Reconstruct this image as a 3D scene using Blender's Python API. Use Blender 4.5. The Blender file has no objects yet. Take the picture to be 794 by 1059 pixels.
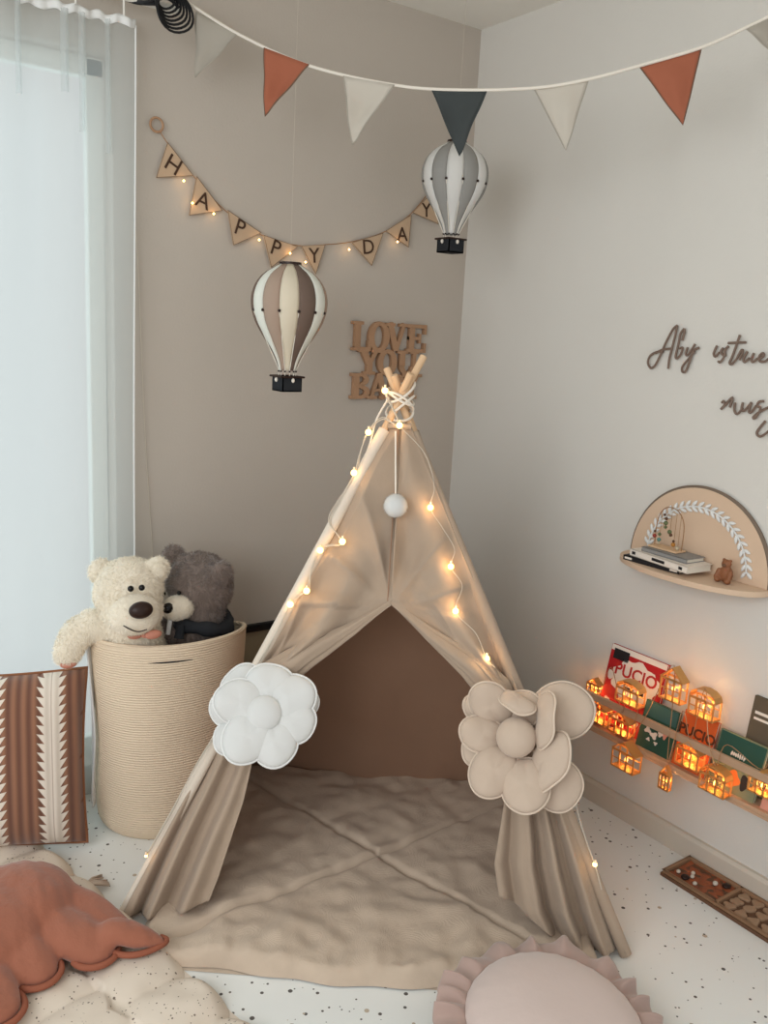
import bpy, bmesh, math, random
import numpy as np
from mathutils import Vector, Matrix, noise
random.seed(7)
PI = math.pi
scene = bpy.context.scene
COL = scene.collection

# ------------------------------------------------------------------ camera
C0 = np.array([-2.17747, -2.59848, 1.5])
FPX = 908.0
_n = lambda v: np.array(v, float) / np.linalg.norm(v)
_dn = _n([165 - 397, 4900 - 529.5, FPX])
_Y = _n([-258 - 397, 307 - 529.5, FPX]); _Y = _n(_Y - _dn * _Y.dot(_dn))
_X = _n(np.cross(_Y, -_dn))
RW = np.array([_X, _Y, -_dn])               # rows: room axes in camera axes (x right, y down, z ahead)
cam_d = bpy.data.cameras.new('camera'); cam = bpy.data.objects.new('camera', cam_d); COL.objects.link(cam)
cam_d.sensor_fit = 'VERTICAL'; cam_d.sensor_height = 36; cam_d.lens = FPX / 1059 * 36
cam_d.clip_start = 0.02
_m = Matrix(((RW[0][0], -RW[0][1], -RW[0][2], C0[0]), (RW[1][0], -RW[1][1], -RW[1][2], C0[1]),
             (RW[2][0], -RW[2][1], -RW[2][2], C0[2]), (0, 0, 0, 1)))
cam.matrix_world = _m
scene.camera = cam
CR = Vector(RW[:, 0]); CU = Vector(-RW[:, 1]); CF = Vector(RW[:, 2]); CP = Vector(C0)

# ------------------------------------------------------------------ light
w = bpy.data.worlds.new('world'); scene.world = w; w.use_nodes = True
w.node_tree.nodes['Background'].inputs[0].default_value = (1.0, 0.99, 0.98, 1)
w.node_tree.nodes['Background'].inputs[1].default_value = 0.56
def area(name, loc, target, sx, sy, power, color):
    l = bpy.data.lights.new(name, 'AREA'); l.shape = 'RECTANGLE'; l.size = sx; l.size_y = sy
    l.energy = power; l.color = color
    o = bpy.data.objects.new(name, l); COL.objects.link(o); o.location = loc
    o.rotation_euler = (Vector(target) - Vector(loc)).to_track_quat('-Z', 'Y').to_euler(); return o
area('daylight_behind_window', (-2.3, 1.1, 1.3), (-2.3, 0, 1.3), 5.0, 4.2, 66, (0.64, 0.92, 1.0))
area('added_side_fill', (-3.7, -2.4, 2.1), (-0.3, -1.2, 0.6), 2.6, 1.8, 54, (0.93, 0.98, 1.0))  # unseen fill light added at left to brighten right wall and floor
scene.view_settings.view_transform = 'Standard'
scene.view_settings.look = 'None'
scene.view_settings.gamma = 1
scene.view_settings.use_curve_mapping = False
scene.view_settings.exposure = 0.22

# ------------------------------------------------------------------ pixel -> room helpers
def ray(px, py):
    return Vector(RW @ _n([px - 397, py - 529.5, FPX]))
def onz(px, py, z=0.0):
    r = ray(px, py); return CP + r * ((z - CP.z) / r.z)
def onx(px, py, x=0.0):
    r = ray(px, py); return CP + r * ((x - CP.x) / r.x)
def ony(px, py, y=0.0):
    r = ray(px, py); return CP + r * ((y - CP.y) / r.y)
def onplane(px, py, p0, nrm):
    r = ray(px, py); return CP + r * ((Vector(p0) - CP).dot(nrm) / r.dot(nrm))
def V(*a): return Vector(a)

# ------------------------------------------------------------------ materials
def lin(c):
    return tuple((x / 12.92 if x <= 0.04045 else ((x + 0.055) / 1.055) ** 2.4) for x in (v / 255 for v in c)) + (1,)
def mat(name, rgb, rough=0.8, bump=0.0, bscale=60, var=0.0, vscale=6, sheen=0.0, trans=0.0, metal=0.0, emit=None, estr=0, spec=0.3, bdist=0.004, weave=0):
    m = bpy.data.materials.new(name); m.use_nodes = True; nt = m.node_tree; N = nt.nodes; L = nt.links
    b = N['Principled BSDF']; c = lin(rgb)
    b.inputs['Base Color'].default_value = c; b.inputs['Roughness'].default_value = rough
    b.inputs['Metallic'].default_value = metal; b.inputs['Specular IOR Level'].default_value = spec
    if sheen: b.inputs['Sheen Weight'].default_value = sheen; b.inputs['Sheen Roughness'].default_value = 0.5
    if emit: b.inputs['Emission Color'].default_value = lin(emit); b.inputs['Emission Strength'].default_value = estr
    tc = N.new('ShaderNodeTexCoord')
    if var:
        n = N.new('ShaderNodeTexNoise'); n.inputs['Scale'].default_value = vscale; n.inputs['Detail'].default_value = 4
        L.new(tc.outputs['Object'], n.inputs['Vector'])
        mx = N.new('ShaderNodeMix'); mx.data_type = 'RGBA'
        mx.inputs[6].default_value = tuple(v * (1 - var) for v in c[:3]) + (1,)
        mx.inputs[7].default_value = tuple(min(1, v * (1 + var)) for v in c[:3]) + (1,)
        L.new(n.outputs['Fac'], mx.inputs[0]); L.new(mx.outputs[2], b.inputs['Base Color'])
    last = None
    if bump:
        n = N.new('ShaderNodeTexNoise'); n.inputs['Scale'].default_value = bscale; n.inputs['Detail'].default_value = 5
        L.new(tc.outputs['Object'], n.inputs['Vector'])
        bp = N.new('ShaderNodeBump'); bp.inputs['Strength'].default_value = bump; bp.inputs['Distance'].default_value = bdist
        L.new(n.outputs['Fac'], bp.inputs['Height']); L.new(bp.outputs[0], b.inputs['Normal']); last = bp
    if weave:
        for ax in ('X', 'Z'):
            wv = N.new('ShaderNodeTexWave'); wv.bands_direction = ax; wv.inputs['Scale'].default_value = weave; wv.inputs['Distortion'].default_value = 1
            L.new(tc.outputs['Object'], wv.inputs['Vector'])
            bp = N.new('ShaderNodeBump'); bp.inputs['Strength'].default_value = 0.25; bp.inputs['Distance'].default_value = 0.001
            L.new(wv.outputs['Fac'], bp.inputs['Height'])
            if last: L.new(last.outputs[0], bp.inputs['Normal'])
            L.new(bp.outputs[0], b.inputs['Normal']); last = bp
    if trans:
        tr = N.new('ShaderNodeBsdfTranslucent'); tr.inputs[0].default_value = c
        ms = N.new('ShaderNodeMixShader'); ms.inputs[0].default_value = trans
        L.new(b.outputs[0], ms.inputs[1]); L.new(tr.outputs[0], ms.inputs[2]); L.new(ms.outputs[0], N['Material Output'].inputs[0])
    return m
def glow(name, rgb, s): return mat(name, (255, 235, 200), emit=rgb, estr=s)

M = {}
M['wallback'] = mat('shaded_wall_paint', (190, 180, 169), 0.92, bump=0.25, bscale=120, var=0.03, vscale=2.5, bdist=0.002)  # wall paint darkened; the back wall's shade is put into the colour
M['wall'] = mat('wall_paint', (216, 212, 205), 0.92, bump=0.25, bscale=120, var=0.03, vscale=2.5, bdist=0.002)
M['ceiling'] = mat('ceiling_paint', (236, 232, 224), 0.95, bump=0.1, bscale=90)
M['white'] = mat('white_paint', (225, 222, 214), 0.5)
M['skirt'] = mat('skirting_paint', (206, 196, 182), 0.6, var=0.04)
M['low'] = mat('lower_wall_paint', (158, 145, 122), 0.9, var=0.04)
M['black'] = mat('black_rubber', (22, 22, 24), 0.5)
M['canvas'] = mat('taupe_canvas', (183, 162, 142), 0.9, bump=0.55, bscale=7, var=0.07, vscale=14, sheen=0.2, trans=0.12, bdist=0.02, weave=260)
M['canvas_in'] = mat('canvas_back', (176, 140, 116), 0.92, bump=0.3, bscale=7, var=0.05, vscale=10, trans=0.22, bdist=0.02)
M['sleeve'] = mat('canvas_sleeve', (218, 205, 190), 0.9, bump=0.3, bscale=60)
M['matfab'] = mat('linen_mat', (200, 180, 160), 0.95, bump=0.45, bscale=11, var=0.1, vscale=22, sheen=0.15, bdist=0.014, weave=240)
M['wood'] = mat('pale_wood', (216, 182, 146), 0.6, var=0.12, vscale=12)
M['shelfwood'] = mat('birch_plywood', (214, 186, 160), 0.55, var=0.06, vscale=10)
M['ledgewood'] = mat('ledge_wood', (184, 152, 124), 0.6, var=0.08, vscale=10)
M['plyedge'] = mat('plywood_dark_edge', (120, 104, 90), 0.7)
M['plywood'] = mat('light_plywood', (192, 164, 136), 0.6, var=0.1, vscale=14)
M['signwood'] = mat('brown_wood', (172, 134, 104), 0.6, var=0.15, vscale=18)
M['burn'] = mat('burnt_edge', (70, 48, 34), 0.7)
M['cord'] = mat('cotton_cord', (228, 220, 208), 0.9)
M['whitefab'] = mat('white_plush_cotton', (212, 212, 210), 0.95, bump=0.3, bscale=18, sheen=0.3, bdist=0.008)
M['whitepipe'] = mat('white_piping', (226, 226, 224), 0.9)
M['taupefab'] = mat('taupe_cotton', (196, 176, 158), 0.9, bump=0.4, bscale=16, sheen=0.25, bdist=0.01)
M['taupepipe'] = mat('taupe_piping', (212, 194, 176), 0.9)
M['rust'] = mat('rust_cotton', (158, 98, 76), 0.85, bump=0.5, bscale=10, var=0.06, sheen=0.3, bdist=0.03)
M['rustpipe'] = mat('rust_piping', (152, 90, 68), 0.85)
M['rustflag'] = mat('rust_flag_cloth', (160, 94, 70), 0.9, bump=0.3, bscale=20)
M['creamflag'] = mat('cream_flag_cloth', (216, 208, 196), 0.9, bump=0.3, bscale=20, trans=0.3)
M['paleflag'] = mat('pale_grey_flag_cloth', (188, 180, 168), 0.9, bump=0.3, bscale=20, trans=0.3)
M['slateflag'] = mat('slate_flag_cloth', (62, 66, 66), 0.9, bump=0.3, bscale=20)
M['flaghem'] = mat('flag_hem', (110, 86, 70), 0.9)
M['blush'] = mat('blush_velvet', (205, 186, 178), 0.8, bump=0.2, bscale=16, sheen=0.4, bdist=0.01)
M['blushfrill'] = mat('dusky_pink_frill', (176, 150, 140), 0.85, bump=0.25, bscale=22, sheen=0.4)
def furmat(name, a):
    m = mat(name, a, 0.95, var=0.08, vscale=45, sheen=0.6, trans=0.15); return m
M['creamfur'] = furmat('cream_plush', (246, 236, 218))
M['greyfur'] = furmat('grey_brown_plush', (136, 120, 111))
M['greyfur2'] = furmat('dark_plush', (66, 58, 54))
M['nose'] = mat('dark_plush_nose', (44, 26, 20), 0.4)
M['eye'] = mat('glossy_eye', (10, 8, 8), 0.1)
M['ribbon'] = mat('salmon_ribbon', (196, 132, 112), 0.7)
M['scarf'] = mat('black_scarf', (36, 38, 42), 0.9)
M['brass'] = mat('warm_metal', (214, 160, 96), 0.45, metal=0.5)
M['bulb'] = glow('warm_bulb', (255, 198, 110), 5)
M['bulbhot'] = glow('amber_bulb', (255, 172, 72), 7)
M['paper'] = mat('book_paper', (230, 224, 210), 0.9)
M['toffee'] = mat('toffee_wood', (140, 90, 60), 0.5, var=0.15, vscale=30)
M['tray'] = mat('brown_tray_wood', (150, 116, 88), 0.6, var=0.12, vscale=20)
M['traydark'] = mat('tray_rim', (104, 74, 54), 0.6, var=0.1, vscale=20)
M['redwood'] = mat('reddish_wood', (146, 80, 50), 0.45, var=0.35, vscale=35)
M['puzzle'] = mat('pale_puzzle_wood', (160, 130, 104), 0.6, var=0.12, vscale=30)
M['wire'] = mat('clear_wire', (200, 190, 175), 0.4)
M['copper'] = mat('copper_wire', (170, 130, 95), 0.4, metal=0.6)

# basket: coiled rope look
def basket_mat():
    m = mat('coiled_cotton_rope', (230, 210, 184), 0.92, var=0.06, vscale=8); nt = m.node_tree; N = nt.nodes; L = nt.links
    tc = N.new('ShaderNodeTexCoord'); wv = N.new('ShaderNodeTexWave'); wv.bands_direction = 'Z'
    wv.inputs['Scale'].default_value = 42; wv.inputs['Distortion'].default_value = 1.2; wv.inputs['Detail'].default_value = 2
    n = N.new('ShaderNodeTexNoise'); n.inputs['Scale'].default_value = 90
    ad = N.new('ShaderNodeMath'); ad.operation = 'ADD'
    bp = N.new('ShaderNodeBump'); bp.inputs['Strength'].default_value = 0.55; bp.inputs['Distance'].default_value = 0.004
    L.new(tc.outputs['Object'], wv.inputs['Vector']); L.new(tc.outputs['Object'], n.inputs['Vector'])
    L.new(wv.outputs['Fac'], ad.inputs[0]); L.new(n.outputs['Fac'], ad.inputs[1]); L.new(ad.outputs[0], bp.inputs['Height'])
    L.new(bp.outputs[0], N['Principled BSDF'].inputs['Normal']); return m
M['basket'] = basket_mat()

def dots_mat(name, base, dot, scale, thr, dot2=None):
    m = mat(name, base, 0.75); nt = m.node_tree; N = nt.nodes; L = nt.links; b = N['Principled BSDF']
    tc = N.new('ShaderNodeTexCoord')
    cur = None
    for k, (sc, th, dc) in enumerate(((scale, thr, dot), (scale * 0.5, thr * 0.75, dot2 or dot), (scale * 1.3, thr * 0.8, dot))):
        mp = N.new('ShaderNodeMapping'); mp.inputs['Location'].default_value = (k * 3.7, k * 1.3, 0); mp.inputs['Scale'].default_value = (1, 1, 0)
        L.new(tc.outputs['Object'], mp.inputs[0])
        v = N.new('ShaderNodeTexVoronoi'); v.inputs['Scale'].default_value = sc; v.inputs['Randomness'].default_value = 0.9
        L.new(mp.outputs[0], v.inputs['Vector'])
        sp = N.new('ShaderNodeSeparateColor'); L.new(v.outputs['Color'], sp.inputs[0])
        mul = N.new('ShaderNodeMath'); mul.operation = 'MULTIPLY'; mul.inputs[1].default_value = th; L.new(sp.outputs[0], mul.inputs[0])
        lt = N.new('ShaderNodeMath'); lt.operation = 'LESS_THAN'; L.new(v.outputs['Distance'], lt.inputs[0]); L.new(mul.outputs[0], lt.inputs[1])
        mx = N.new('ShaderNodeMix'); mx.data_type = 'RGBA'
        if cur is None: mx.inputs[6].default_value = lin(base)
        else: L.new(cur, mx.inputs[6])
        mx.inputs[7].default_value = lin(dc); L.new(lt.outputs[0], mx.inputs[0]); cur = mx.outputs[2]
    L.new(cur, b.inputs['Base Color']); return m
M['floor'] = dots_mat('speckled_white_vinyl', (232, 232, 228), (96, 90, 86), 36, 0.22, (188, 172, 152))
M['quilt'] = dots_mat('dotted_cream_cotton', (222, 208, 192), (120, 104, 92), 88, 0.24)

def sheer_mat():
    m = bpy.data.materials.new('sheer_voile'); m.use_nodes = True; N = m.node_tree.nodes; L = m.node_tree.links; N.clear()
    out = N.new('ShaderNodeOutputMaterial'); tp = N.new('ShaderNodeBsdfTransparent'); tl = N.new('ShaderNodeBsdfTranslucent'); df = N.new('ShaderNodeBsdfDiffuse')
    tp.inputs[0].default_value = (0.95, 0.96, 0.96, 1)
    tl.inputs[0].default_value = (0.78, 0.82, 0.82, 1); df.inputs[0].default_value = (0.72, 0.74, 0.73, 1)
    a = N.new('ShaderNodeMixShader'); a.inputs[0].default_value = 0.5; b = N.new('ShaderNodeMixShader'); b.inputs[0].default_value = 0.48
    L.new(df.outputs[0], a.inputs[1]); L.new(tl.outputs[0], a.inputs[2]); L.new(tp.outputs[0], b.inputs[1]); L.new(a.outputs[0], b.inputs[2]); L.new(b.outputs[0], out.inputs[0]); return m
M['sheer'] = sheer_mat()
def glass_mat():
    m = bpy.data.materials.new('window_glass'); m.use_nodes = True; N = m.node_tree.nodes; L = m.node_tree.links; N.clear()
    out = N.new('ShaderNodeOutputMaterial'); tp = N.new('ShaderNodeBsdfTransparent'); gl = N.new('ShaderNodeBsdfGlossy'); gl.inputs['Roughness'].default_value = 0.02
    a = N.new('ShaderNodeMixShader'); a.inputs[0].default_value = 0.06
    L.new(tp.outputs[0], a.inputs[1]); L.new(gl.outputs[0], a.inputs[2]); L.new(a.outputs[0], out.inputs[0]); return m
M['glass'] = glass_mat()

def stripe_mat():
    """brown knit with cream bands that have toothed edges"""
    m = mat('brown_knit_with_cream_bands', (150, 100, 76), 0.95, sheen=0.3); nt = m.node_tree; N = nt.nodes; L = nt.links
    b = N['Principled BSDF']; uv = N.new('ShaderNodeUVMap'); uv.uv_map = 'UVMap'; sp = N.new('ShaderNodeSeparateXYZ'); L.new(uv.outputs[0], sp.inputs[0])
    def mt(op, a, c=None, d=None):
        n = N.new('ShaderNodeMath'); n.operation = op
        for i, v in enumerate((a, c, d)):
            if v is None: continue
            if isinstance(v, (int, float)): n.inputs[i].default_value = v
            else: L.new(v, n.inputs[i])
        return n.outputs[0]
    x, y = sp.outputs[0], sp.outputs[1]
    xx = mt('ADD', x, mt('MULTIPLY', y, 0.02))
    d = mt('ABSOLUTE', mt('SUBTRACT', mt('FRACT', mt('ADD', mt('MULTIPLY', xx, 3.2), -0.17)), 0.5))      # distance from band centre in thirds
    tooth = mt('FRACT', mt('ADD', mt('MULTIPLY', y, 20.0), mt('MULTIPLY', d, -1.5)))
    edge = mt('ADD', 0.12, mt('MULTIPLY', tooth, 0.13))
    band = mt('LESS_THAN', d, edge)
    line = mt('LESS_THAN', d, 0.009)
    band2 = mt('MULTIPLY', band, mt('SUBTRACT', 1.0, mt('MULTIPLY', line, 0.45)))
    ribs = mt('SINE', mt('MULTIPLY', xx, 120.0)); rib01 = mt('MULTIPLY_ADD', ribs, 0.5, 0.5)
    mx = N.new('ShaderNodeMix'); mx.data_type = 'RGBA'; mx.inputs[6].default_value = lin((112, 76, 62)); mx.inputs[7].default_value = lin((152, 108, 84)); L.new(rib01, mx.inputs[0])
    m2 = N.new('ShaderNodeMix'); m2.data_type = 'RGBA'; L.new(band2, m2.inputs[0]); L.new(mx.outputs[2], m2.inputs[6]); m2.inputs[7].default_value = lin((226, 214, 200))
    L.new(m2.outputs[2], b.inputs['Base Color'])
    h = mt('ADD', rib01, mt('MULTIPLY', band, 1.2)); bp = N.new('ShaderNodeBump'); bp.inputs['Strength'].default_value = 0.6; bp.inputs['Distance'].default_value = 0.004
    L.new(h, bp.inputs['Height']); L.new(bp.outputs[0], b.inputs['Normal']); return m
M['stripe'] = stripe_mat()

# ------------------------------------------------------------------ object helpers
ORG = {}
def tag(o, label=None, cat=None, group=None, kind=None):
    if label: o['label'] = label
    if cat: o['category'] = cat
    if group: o['group'] = group
    if kind: o['kind'] = kind
    return o
def thing(name, loc, label, cat, group=None):
    o = bpy.data.objects.new(name, None); COL.objects.link(o); o.location = loc; o.empty_display_size = 0.05
    ORG[o.name] = Vector(loc); return tag(o, label, cat, group)

class MB:
    def __init__(s): s.v = []; s.f = []; s.uv = {}
    def add(s, vs, fs):
        k = len(s.v); s.v += [Vector(v) for v in vs]; s.f += [tuple(i + k for i in f) for f in fs]; return s
    def box(s, lo, hi, mx=None):
        x0, y0, z0 = lo; x1, y1, z1 = hi
        vs = [V(x, y, z) for z in (z0, z1) for y in (y0, y1) for x in (x0, x1)]
        if mx is not None: vs = [mx @ v for v in vs]
        return s.add(vs, [(0, 2, 3, 1), (4, 5, 7, 6), (0, 1, 5, 4), (2, 6, 7, 3), (0, 4, 6, 2), (1, 3, 7, 5)])
    def grid(s, fn, nu, nv, wrapu=False, wrapv=False):
        vs = []
        for j in range(nv + (0 if wrapv else 1)):
            for i in range(nu + (0 if wrapu else 1)): vs.append(Vector(fn(i / nu, j / nv)))
        w_ = nu + (0 if wrapu else 1); h_ = nv + (0 if wrapv else 1); fs = []
        for j in range(nv):
            for i in range(nu):
                a = j * w_ + i; b = j * w_ + (i + 1) % w_; c = ((j + 1) % h_) * w_ + (i + 1) % w_; d = ((j + 1) % h_) * w_ + i
                fs.append((a, b, c, d))
        return s.add(vs, fs)
    def tube(s, pts, r, n=8, closed=False, flat=None):
        pts = [Vector(p) for p in pts]; k = len(pts); rs = r if isinstance(r, (list, tuple)) else [r] * k
        up = None; rings = []
        for i, p in enumerate(pts):
            a = pts[(i - 1) % k] if (closed or i > 0) else p; b = pts[(i + 1) % k] if (closed or i < k - 1) else p
            t = (b - a).normalized() if (b - a).length > 1e-9 else V(0, 0, 1)
            if up is None: up = t.orthogonal().normalized()
            up = (up - t * up.dot(t)); up = up.normalized() if up.length > 1e-6 else t.orthogonal().normalized()
            sd = t.cross(up)
            rings.append([p + (up * math.cos(q) + sd * math.sin(q)) * rs[i] for q in (2 * PI * m / n for m in range(n))])
        vs = [v for rg in rings for v in rg]; fs = []
        for i in range(k if closed else k - 1):
            for m in range(n):
                j = (i + 1) % k; fs.append((i * n + m, i * n + (m + 1) % n, j * n + (m + 1) % n, j * n + m))
        if not closed: fs += [tuple(reversed(range(n))), tuple((k - 1) * n + m for m in range(n))]
        return s.add(vs, fs)
    def ell(s, c, r, mx=None, nu=20, nv=12):
        if not isinstance(r, (tuple, list)): r = (r, r, r)
        c = Vector(c); vs = []; fs = []
        for j in range(nv + 1):
            th = PI * j / nv
            for i in range(nu):
                ph = 2 * PI * i / nu; p = V(r[0] * math.sin(th) * math.cos(ph), r[1] * math.sin(th) * math.sin(ph), r[2] * math.cos(th))
                vs.append(c + (mx @ p if mx is not None else p))
        for j in range(nv):
            for i in range(nu):
                a = j * nu + i; b = j * nu + (i + 1) % nu
                if j == 0: fs.append((a, a + nu, b + nu))
                elif j == nv - 1: fs.append((a, a + nu, b))
                else: fs.append((a, a + nu, b + nu, b))
        return s.add(vs, fs)
    def prism(s, poly, off):
        """poly: list of points (planar), off: extrusion vector"""
        k = len(poly); poly = [Vector(p) for p in poly]; off = Vector(off)
        return s.add(poly + [p + off for p in poly], [tuple(reversed(range(k))), tuple(range(k, 2 * k))] + [(i, (i + 1) % k, k + (i + 1) % k, k + i) for i in range(k)])
    def build(s, name, m, parent=None, origin=None, smooth=True, bevel=0, solid=0, sub=0, uvfn=None, autosharp=True):
        org = ORG[parent.name] if parent else (Vector(origin) if origin else V(0, 0, 0))
        me = bpy.data.meshes.new(name)
        me.from_pydata([tuple(v - org) for v in s.v], [], s.f); me.update()
        bm = bmesh.new(); bm.from_mesh(me); bmesh.ops.remove_doubles(bm, verts=bm.verts, dist=1e-6); bmesh.ops.recalc_face_normals(bm, faces=bm.faces)
        if uvfn:
            ul = bm.loops.layers.uv.new('UVMap')
            for f in bm.faces:
                for l in f.loops: l[ul].uv = uvfn(l.vert.co + org)
        bm.to_mesh(me); bm.free()
        if m: me.materials.append(M[m] if isinstance(m, str) else m)
        if smooth:
            me.polygons.foreach_set('use_smooth', [True] * len(me.polygons))
            if autosharp: me.set_sharp_from_angle(angle=0.9)
        o = bpy.data.objects.new(name, me); COL.objects.link(o)
        if parent: o.parent = parent; ORG[o.name] = org
        else: o.location = org; ORG[o.name] = org
        if bevel:
            b = o.modifiers.new('bevel', 'BEVEL'); b.width = bevel; b.segments = 2; b.limit_method = 'ANGLE'
        if solid:
            b = o.modifiers.new('thick', 'SOLIDIFY'); b.thickness = solid; b.offset = 0
        if sub:
            b = o.modifiers.new('sub', 'SUBSURF'); b.levels = sub; b.render_levels = sub
        return o
def bake(mb, voxel, smooth_it=6):
    """voxel union of the shapes in mb, as a new MB"""
    me = bpy.data.meshes.new('tmp'); me.from_pydata([tuple(v) for v in mb.v], [], mb.f)
    bm = bmesh.new(); bm.from_mesh(me); bmesh.ops.remove_doubles(bm, verts=bm.verts, dist=1e-6); bmesh.ops.recalc_face_normals(bm, faces=bm.faces); bm.to_mesh(me); bm.free()
    o = bpy.data.objects.new('tmp', me); COL.objects.link(o)
    r = o.modifiers.new('r', 'REMESH'); r.mode = 'VOXEL'; r.voxel_size = voxel
    if smooth_it:
        q = o.modifiers.new('s', 'SMOOTH'); q.iterations = smooth_it; q.factor = 0.5
    dg = bpy.context.evaluated_depsgraph_get(); ev = o.evaluated_get(dg); m2 = ev.to_mesh()
    out = MB(); out.v = [v.co.copy() for v in m2.vertices]; out.f = [tuple(p.vertices) for p in m2.polygons]
    ev.to_mesh_clear(); bpy.data.objects.remove(o); bpy.data.meshes.remove(me); return out
def catmull(pts, n=8, closed=False):
    P = [Vector(p) for p in pts]; k = len(P); out = []
    rng = range(k) if closed else range(k - 1)
    for i in rng:
        p0 = P[(i - 1) % k] if (closed or i > 0) else P[0]; p1 = P[i]; p2 = P[(i + 1) % k]; p3 = P[(i + 2) % k] if (closed or i + 2 < k) else P[-1]
        for j in range(n):
            t = j / n; out.append(0.5 * ((2 * p1) + (p2 - p0) * t + (2 * p0 - 5 * p1 + 4 * p2 - p3) * t * t + (3 * p1 - p0 - 3 * p2 + p3) * t ** 3))
    if not closed: out.append(P[-1])
    return out
def frame(nrm, up=(0, 0, 1)):
    z = Vector(nrm).normalized(); x = Vector(up).cross(z).normalized(); y = z.cross(x)
    return Matrix((x, y, z)).transposed()
def text_mb(txt, size, origin, right, up, depth=0.0008, align='CENTER', bold=0.0):
    cu = bpy.data.curves.new('t', 'FONT'); cu.body = txt; cu.size = size; cu.align_x = align; cu.align_y = 'CENTER'; cu.extrude = depth; cu.resolution_u = 3; cu.offset = bold
    o = bpy.data.objects.new('t', cu); COL.objects.link(o); dg = bpy.context.evaluated_depsgraph_get(); ev = o.evaluated_get(dg); me = ev.to_mesh()
    r = Vector(right).normalized(); u = Vector(up).normalized(); z = r.cross(u); mb = MB(); origin = Vector(origin)
    mb.v = [origin + r * v.co.x + u * v.co.y + z * v.co.z for v in me.vertices]; mb.f = [tuple(p.vertices) for p in me.polygons]
    ev.to_mesh_clear(); bpy.data.objects.remove(o); return mb
def point(name, loc, power, color=(1, 0.62, 0.28), r=0.01):
    l = bpy.data.lights.new(name, 'POINT'); l.energy = power; l.color = color; l.shadow_soft_size = r
    o = bpy.data.objects.new(name, l); COL.objects.link(o); o.location = loc; return o
def lamp_in(parent, loc, power, color=(1, 0.62, 0.28), r=0.01):
    o = point('bulb_light', Vector(loc) - ORG[parent.name], power, color, r); o.parent = parent; return o
def sm(a, b, x):
    t = max(0.0, min(1.0, (x - a) / (b - a))); return t * t * (3 - 2 * t)

# ================================================================== ROOM
XL, YF = -3.6, -4.6     # how far the room shell reaches
H = 2.551
struct = lambda o: tag(o, kind='structure')
b = MB(); b.box((XL, YF, -0.1), (0.12, 0.12, 0)); struct(b.build('floor', 'floor', smooth=False))
b = MB(); b.box((XL, -2.9, H), (0.12, 0.12, H + 0.1)); struct(b.build('ceiling', 'ceiling', smooth=False))
b = MB(); b.box((0, YF, 0), (0.12, 0.12, H)); struct(b.build('wall_right', 'wall', smooth=False))
WX0, WX1, WZ0, WZ1 = -3.3, -1.315, 0.10, 2.20
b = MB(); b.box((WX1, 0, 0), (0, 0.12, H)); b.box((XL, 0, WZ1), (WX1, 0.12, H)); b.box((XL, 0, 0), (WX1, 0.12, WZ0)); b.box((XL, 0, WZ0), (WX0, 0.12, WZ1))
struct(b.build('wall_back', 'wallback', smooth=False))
# window
b = MB()
for x0, x1 in ((WX1 - 0.05, WX1), (WX0, WX0 + 0.05), (-2.33, -2.25)): b.box((x0, 0.07, WZ0), (x1, 0.11, WZ1))
b.box((WX0, 0.07, WZ0), (WX1, 0.11, WZ0 + 0.06)); b.box((WX0, 0.07, WZ1 - 0.05), (WX1, 0.11, WZ1))
fr = struct(b.build('window_1', 'white', smooth=False, bevel=0.004))
b = MB(); b.box((WX0 + 0.05, 0.088, WZ0 + 0.06), (WX1 - 0.05, 0.092, WZ1 - 0.05)); b.build('glass', 'glass', fr, smooth=False)
# skirting boards
b = MB(); b.prism([V(-0.018, 0, 0), V(-0.018, 0, 0.062), V(-0.012, 0, 0.072), V(0, 0, 0.072), V(0, 0, 0)], (0, YF, 0)); struct(b.build('baseboard_right', 'skirt', smooth=False))
b = MB(); b.prism([V(-0.95, -0.018, 0), V(-0.95, -0.018, 0.062), V(-0.95, -0.012, 0.072), V(-0.95, 0, 0.072), V(-0.95, 0, 0)], (0.93, 0, 0)); struct(b.build('baseboard_back', 'skirt', smooth=False))
# low painted panel with a black rail on the back wall
b = MB(); b.box((WX1 + 0.02, -0.006, 0.072), (-0.02, 0, 0.458)); struct(b.build('trim_1', 'low', smooth=False))
b = MB(); b.box((WX1 + 0.02, -0.018, 0.458), (-0.02, 0, 0.484)); struct(b.build('trim_2', 'black', smooth=False, bevel=0.003))

# ================================================================== CURTAIN
cur = thing('sheer_curtain', (-2.0, -0.07, 0), 'sheer white voile curtain over the bright window, reaching the floor', 'curtain')
def cf(u, v):
    x = -2.75 + 1.475 * u; z = 0.03 + (2.27 - 0.03) * v
    a = 0.0015 + 0.006 * sm(0.6, 1, v)
    y = -0.055 + a * math.sin(u * 62 + 0.8 * math.sin(v * 3)) + 0.006 * math.sin(u * 23 + 1.3)
    return (x + 0.005 * math.sin(v * 5 + u * 9), y, z)
b = MB(); b.grid(cf, 220, 30); b.build('voile', 'sheer', cur, autosharp=False)
b = MB()
def hd(u, v):
    p = Vector(cf(u, 1)); return p + V(0, -0.004 + 0.004 * math.sin(u * 260), 0.004 + 0.022 * (v - 0.5) + 0.004 * math.sin(u * 170))
b.grid(hd, 260, 3); b.build('heading_tape', 'whitepipe', cur, solid=0.002, autosharp=False)
b = MB(); b.tube([cf(1, t / 24) for t in range(25)], 0.0028, 6); b.build('side_hem', 'whitepipe', cur)
b = MB()
for u0 in (0.80, 0.875, 0.905, 0.95):           # folds bunched in the upper right corner
    wd = random.uniform(0.008, 0.016); ln = random.uniform(.08, .22)
    b.grid(lambda u, v, u0=u0, wd=wd, ln=ln: Vector(cf(u0 + wd * (u - 0.5), 1 - ln * v)) + V(0, -0.012 * math.sin(PI * u) - 0.003, 0), 6, 14)
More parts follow.
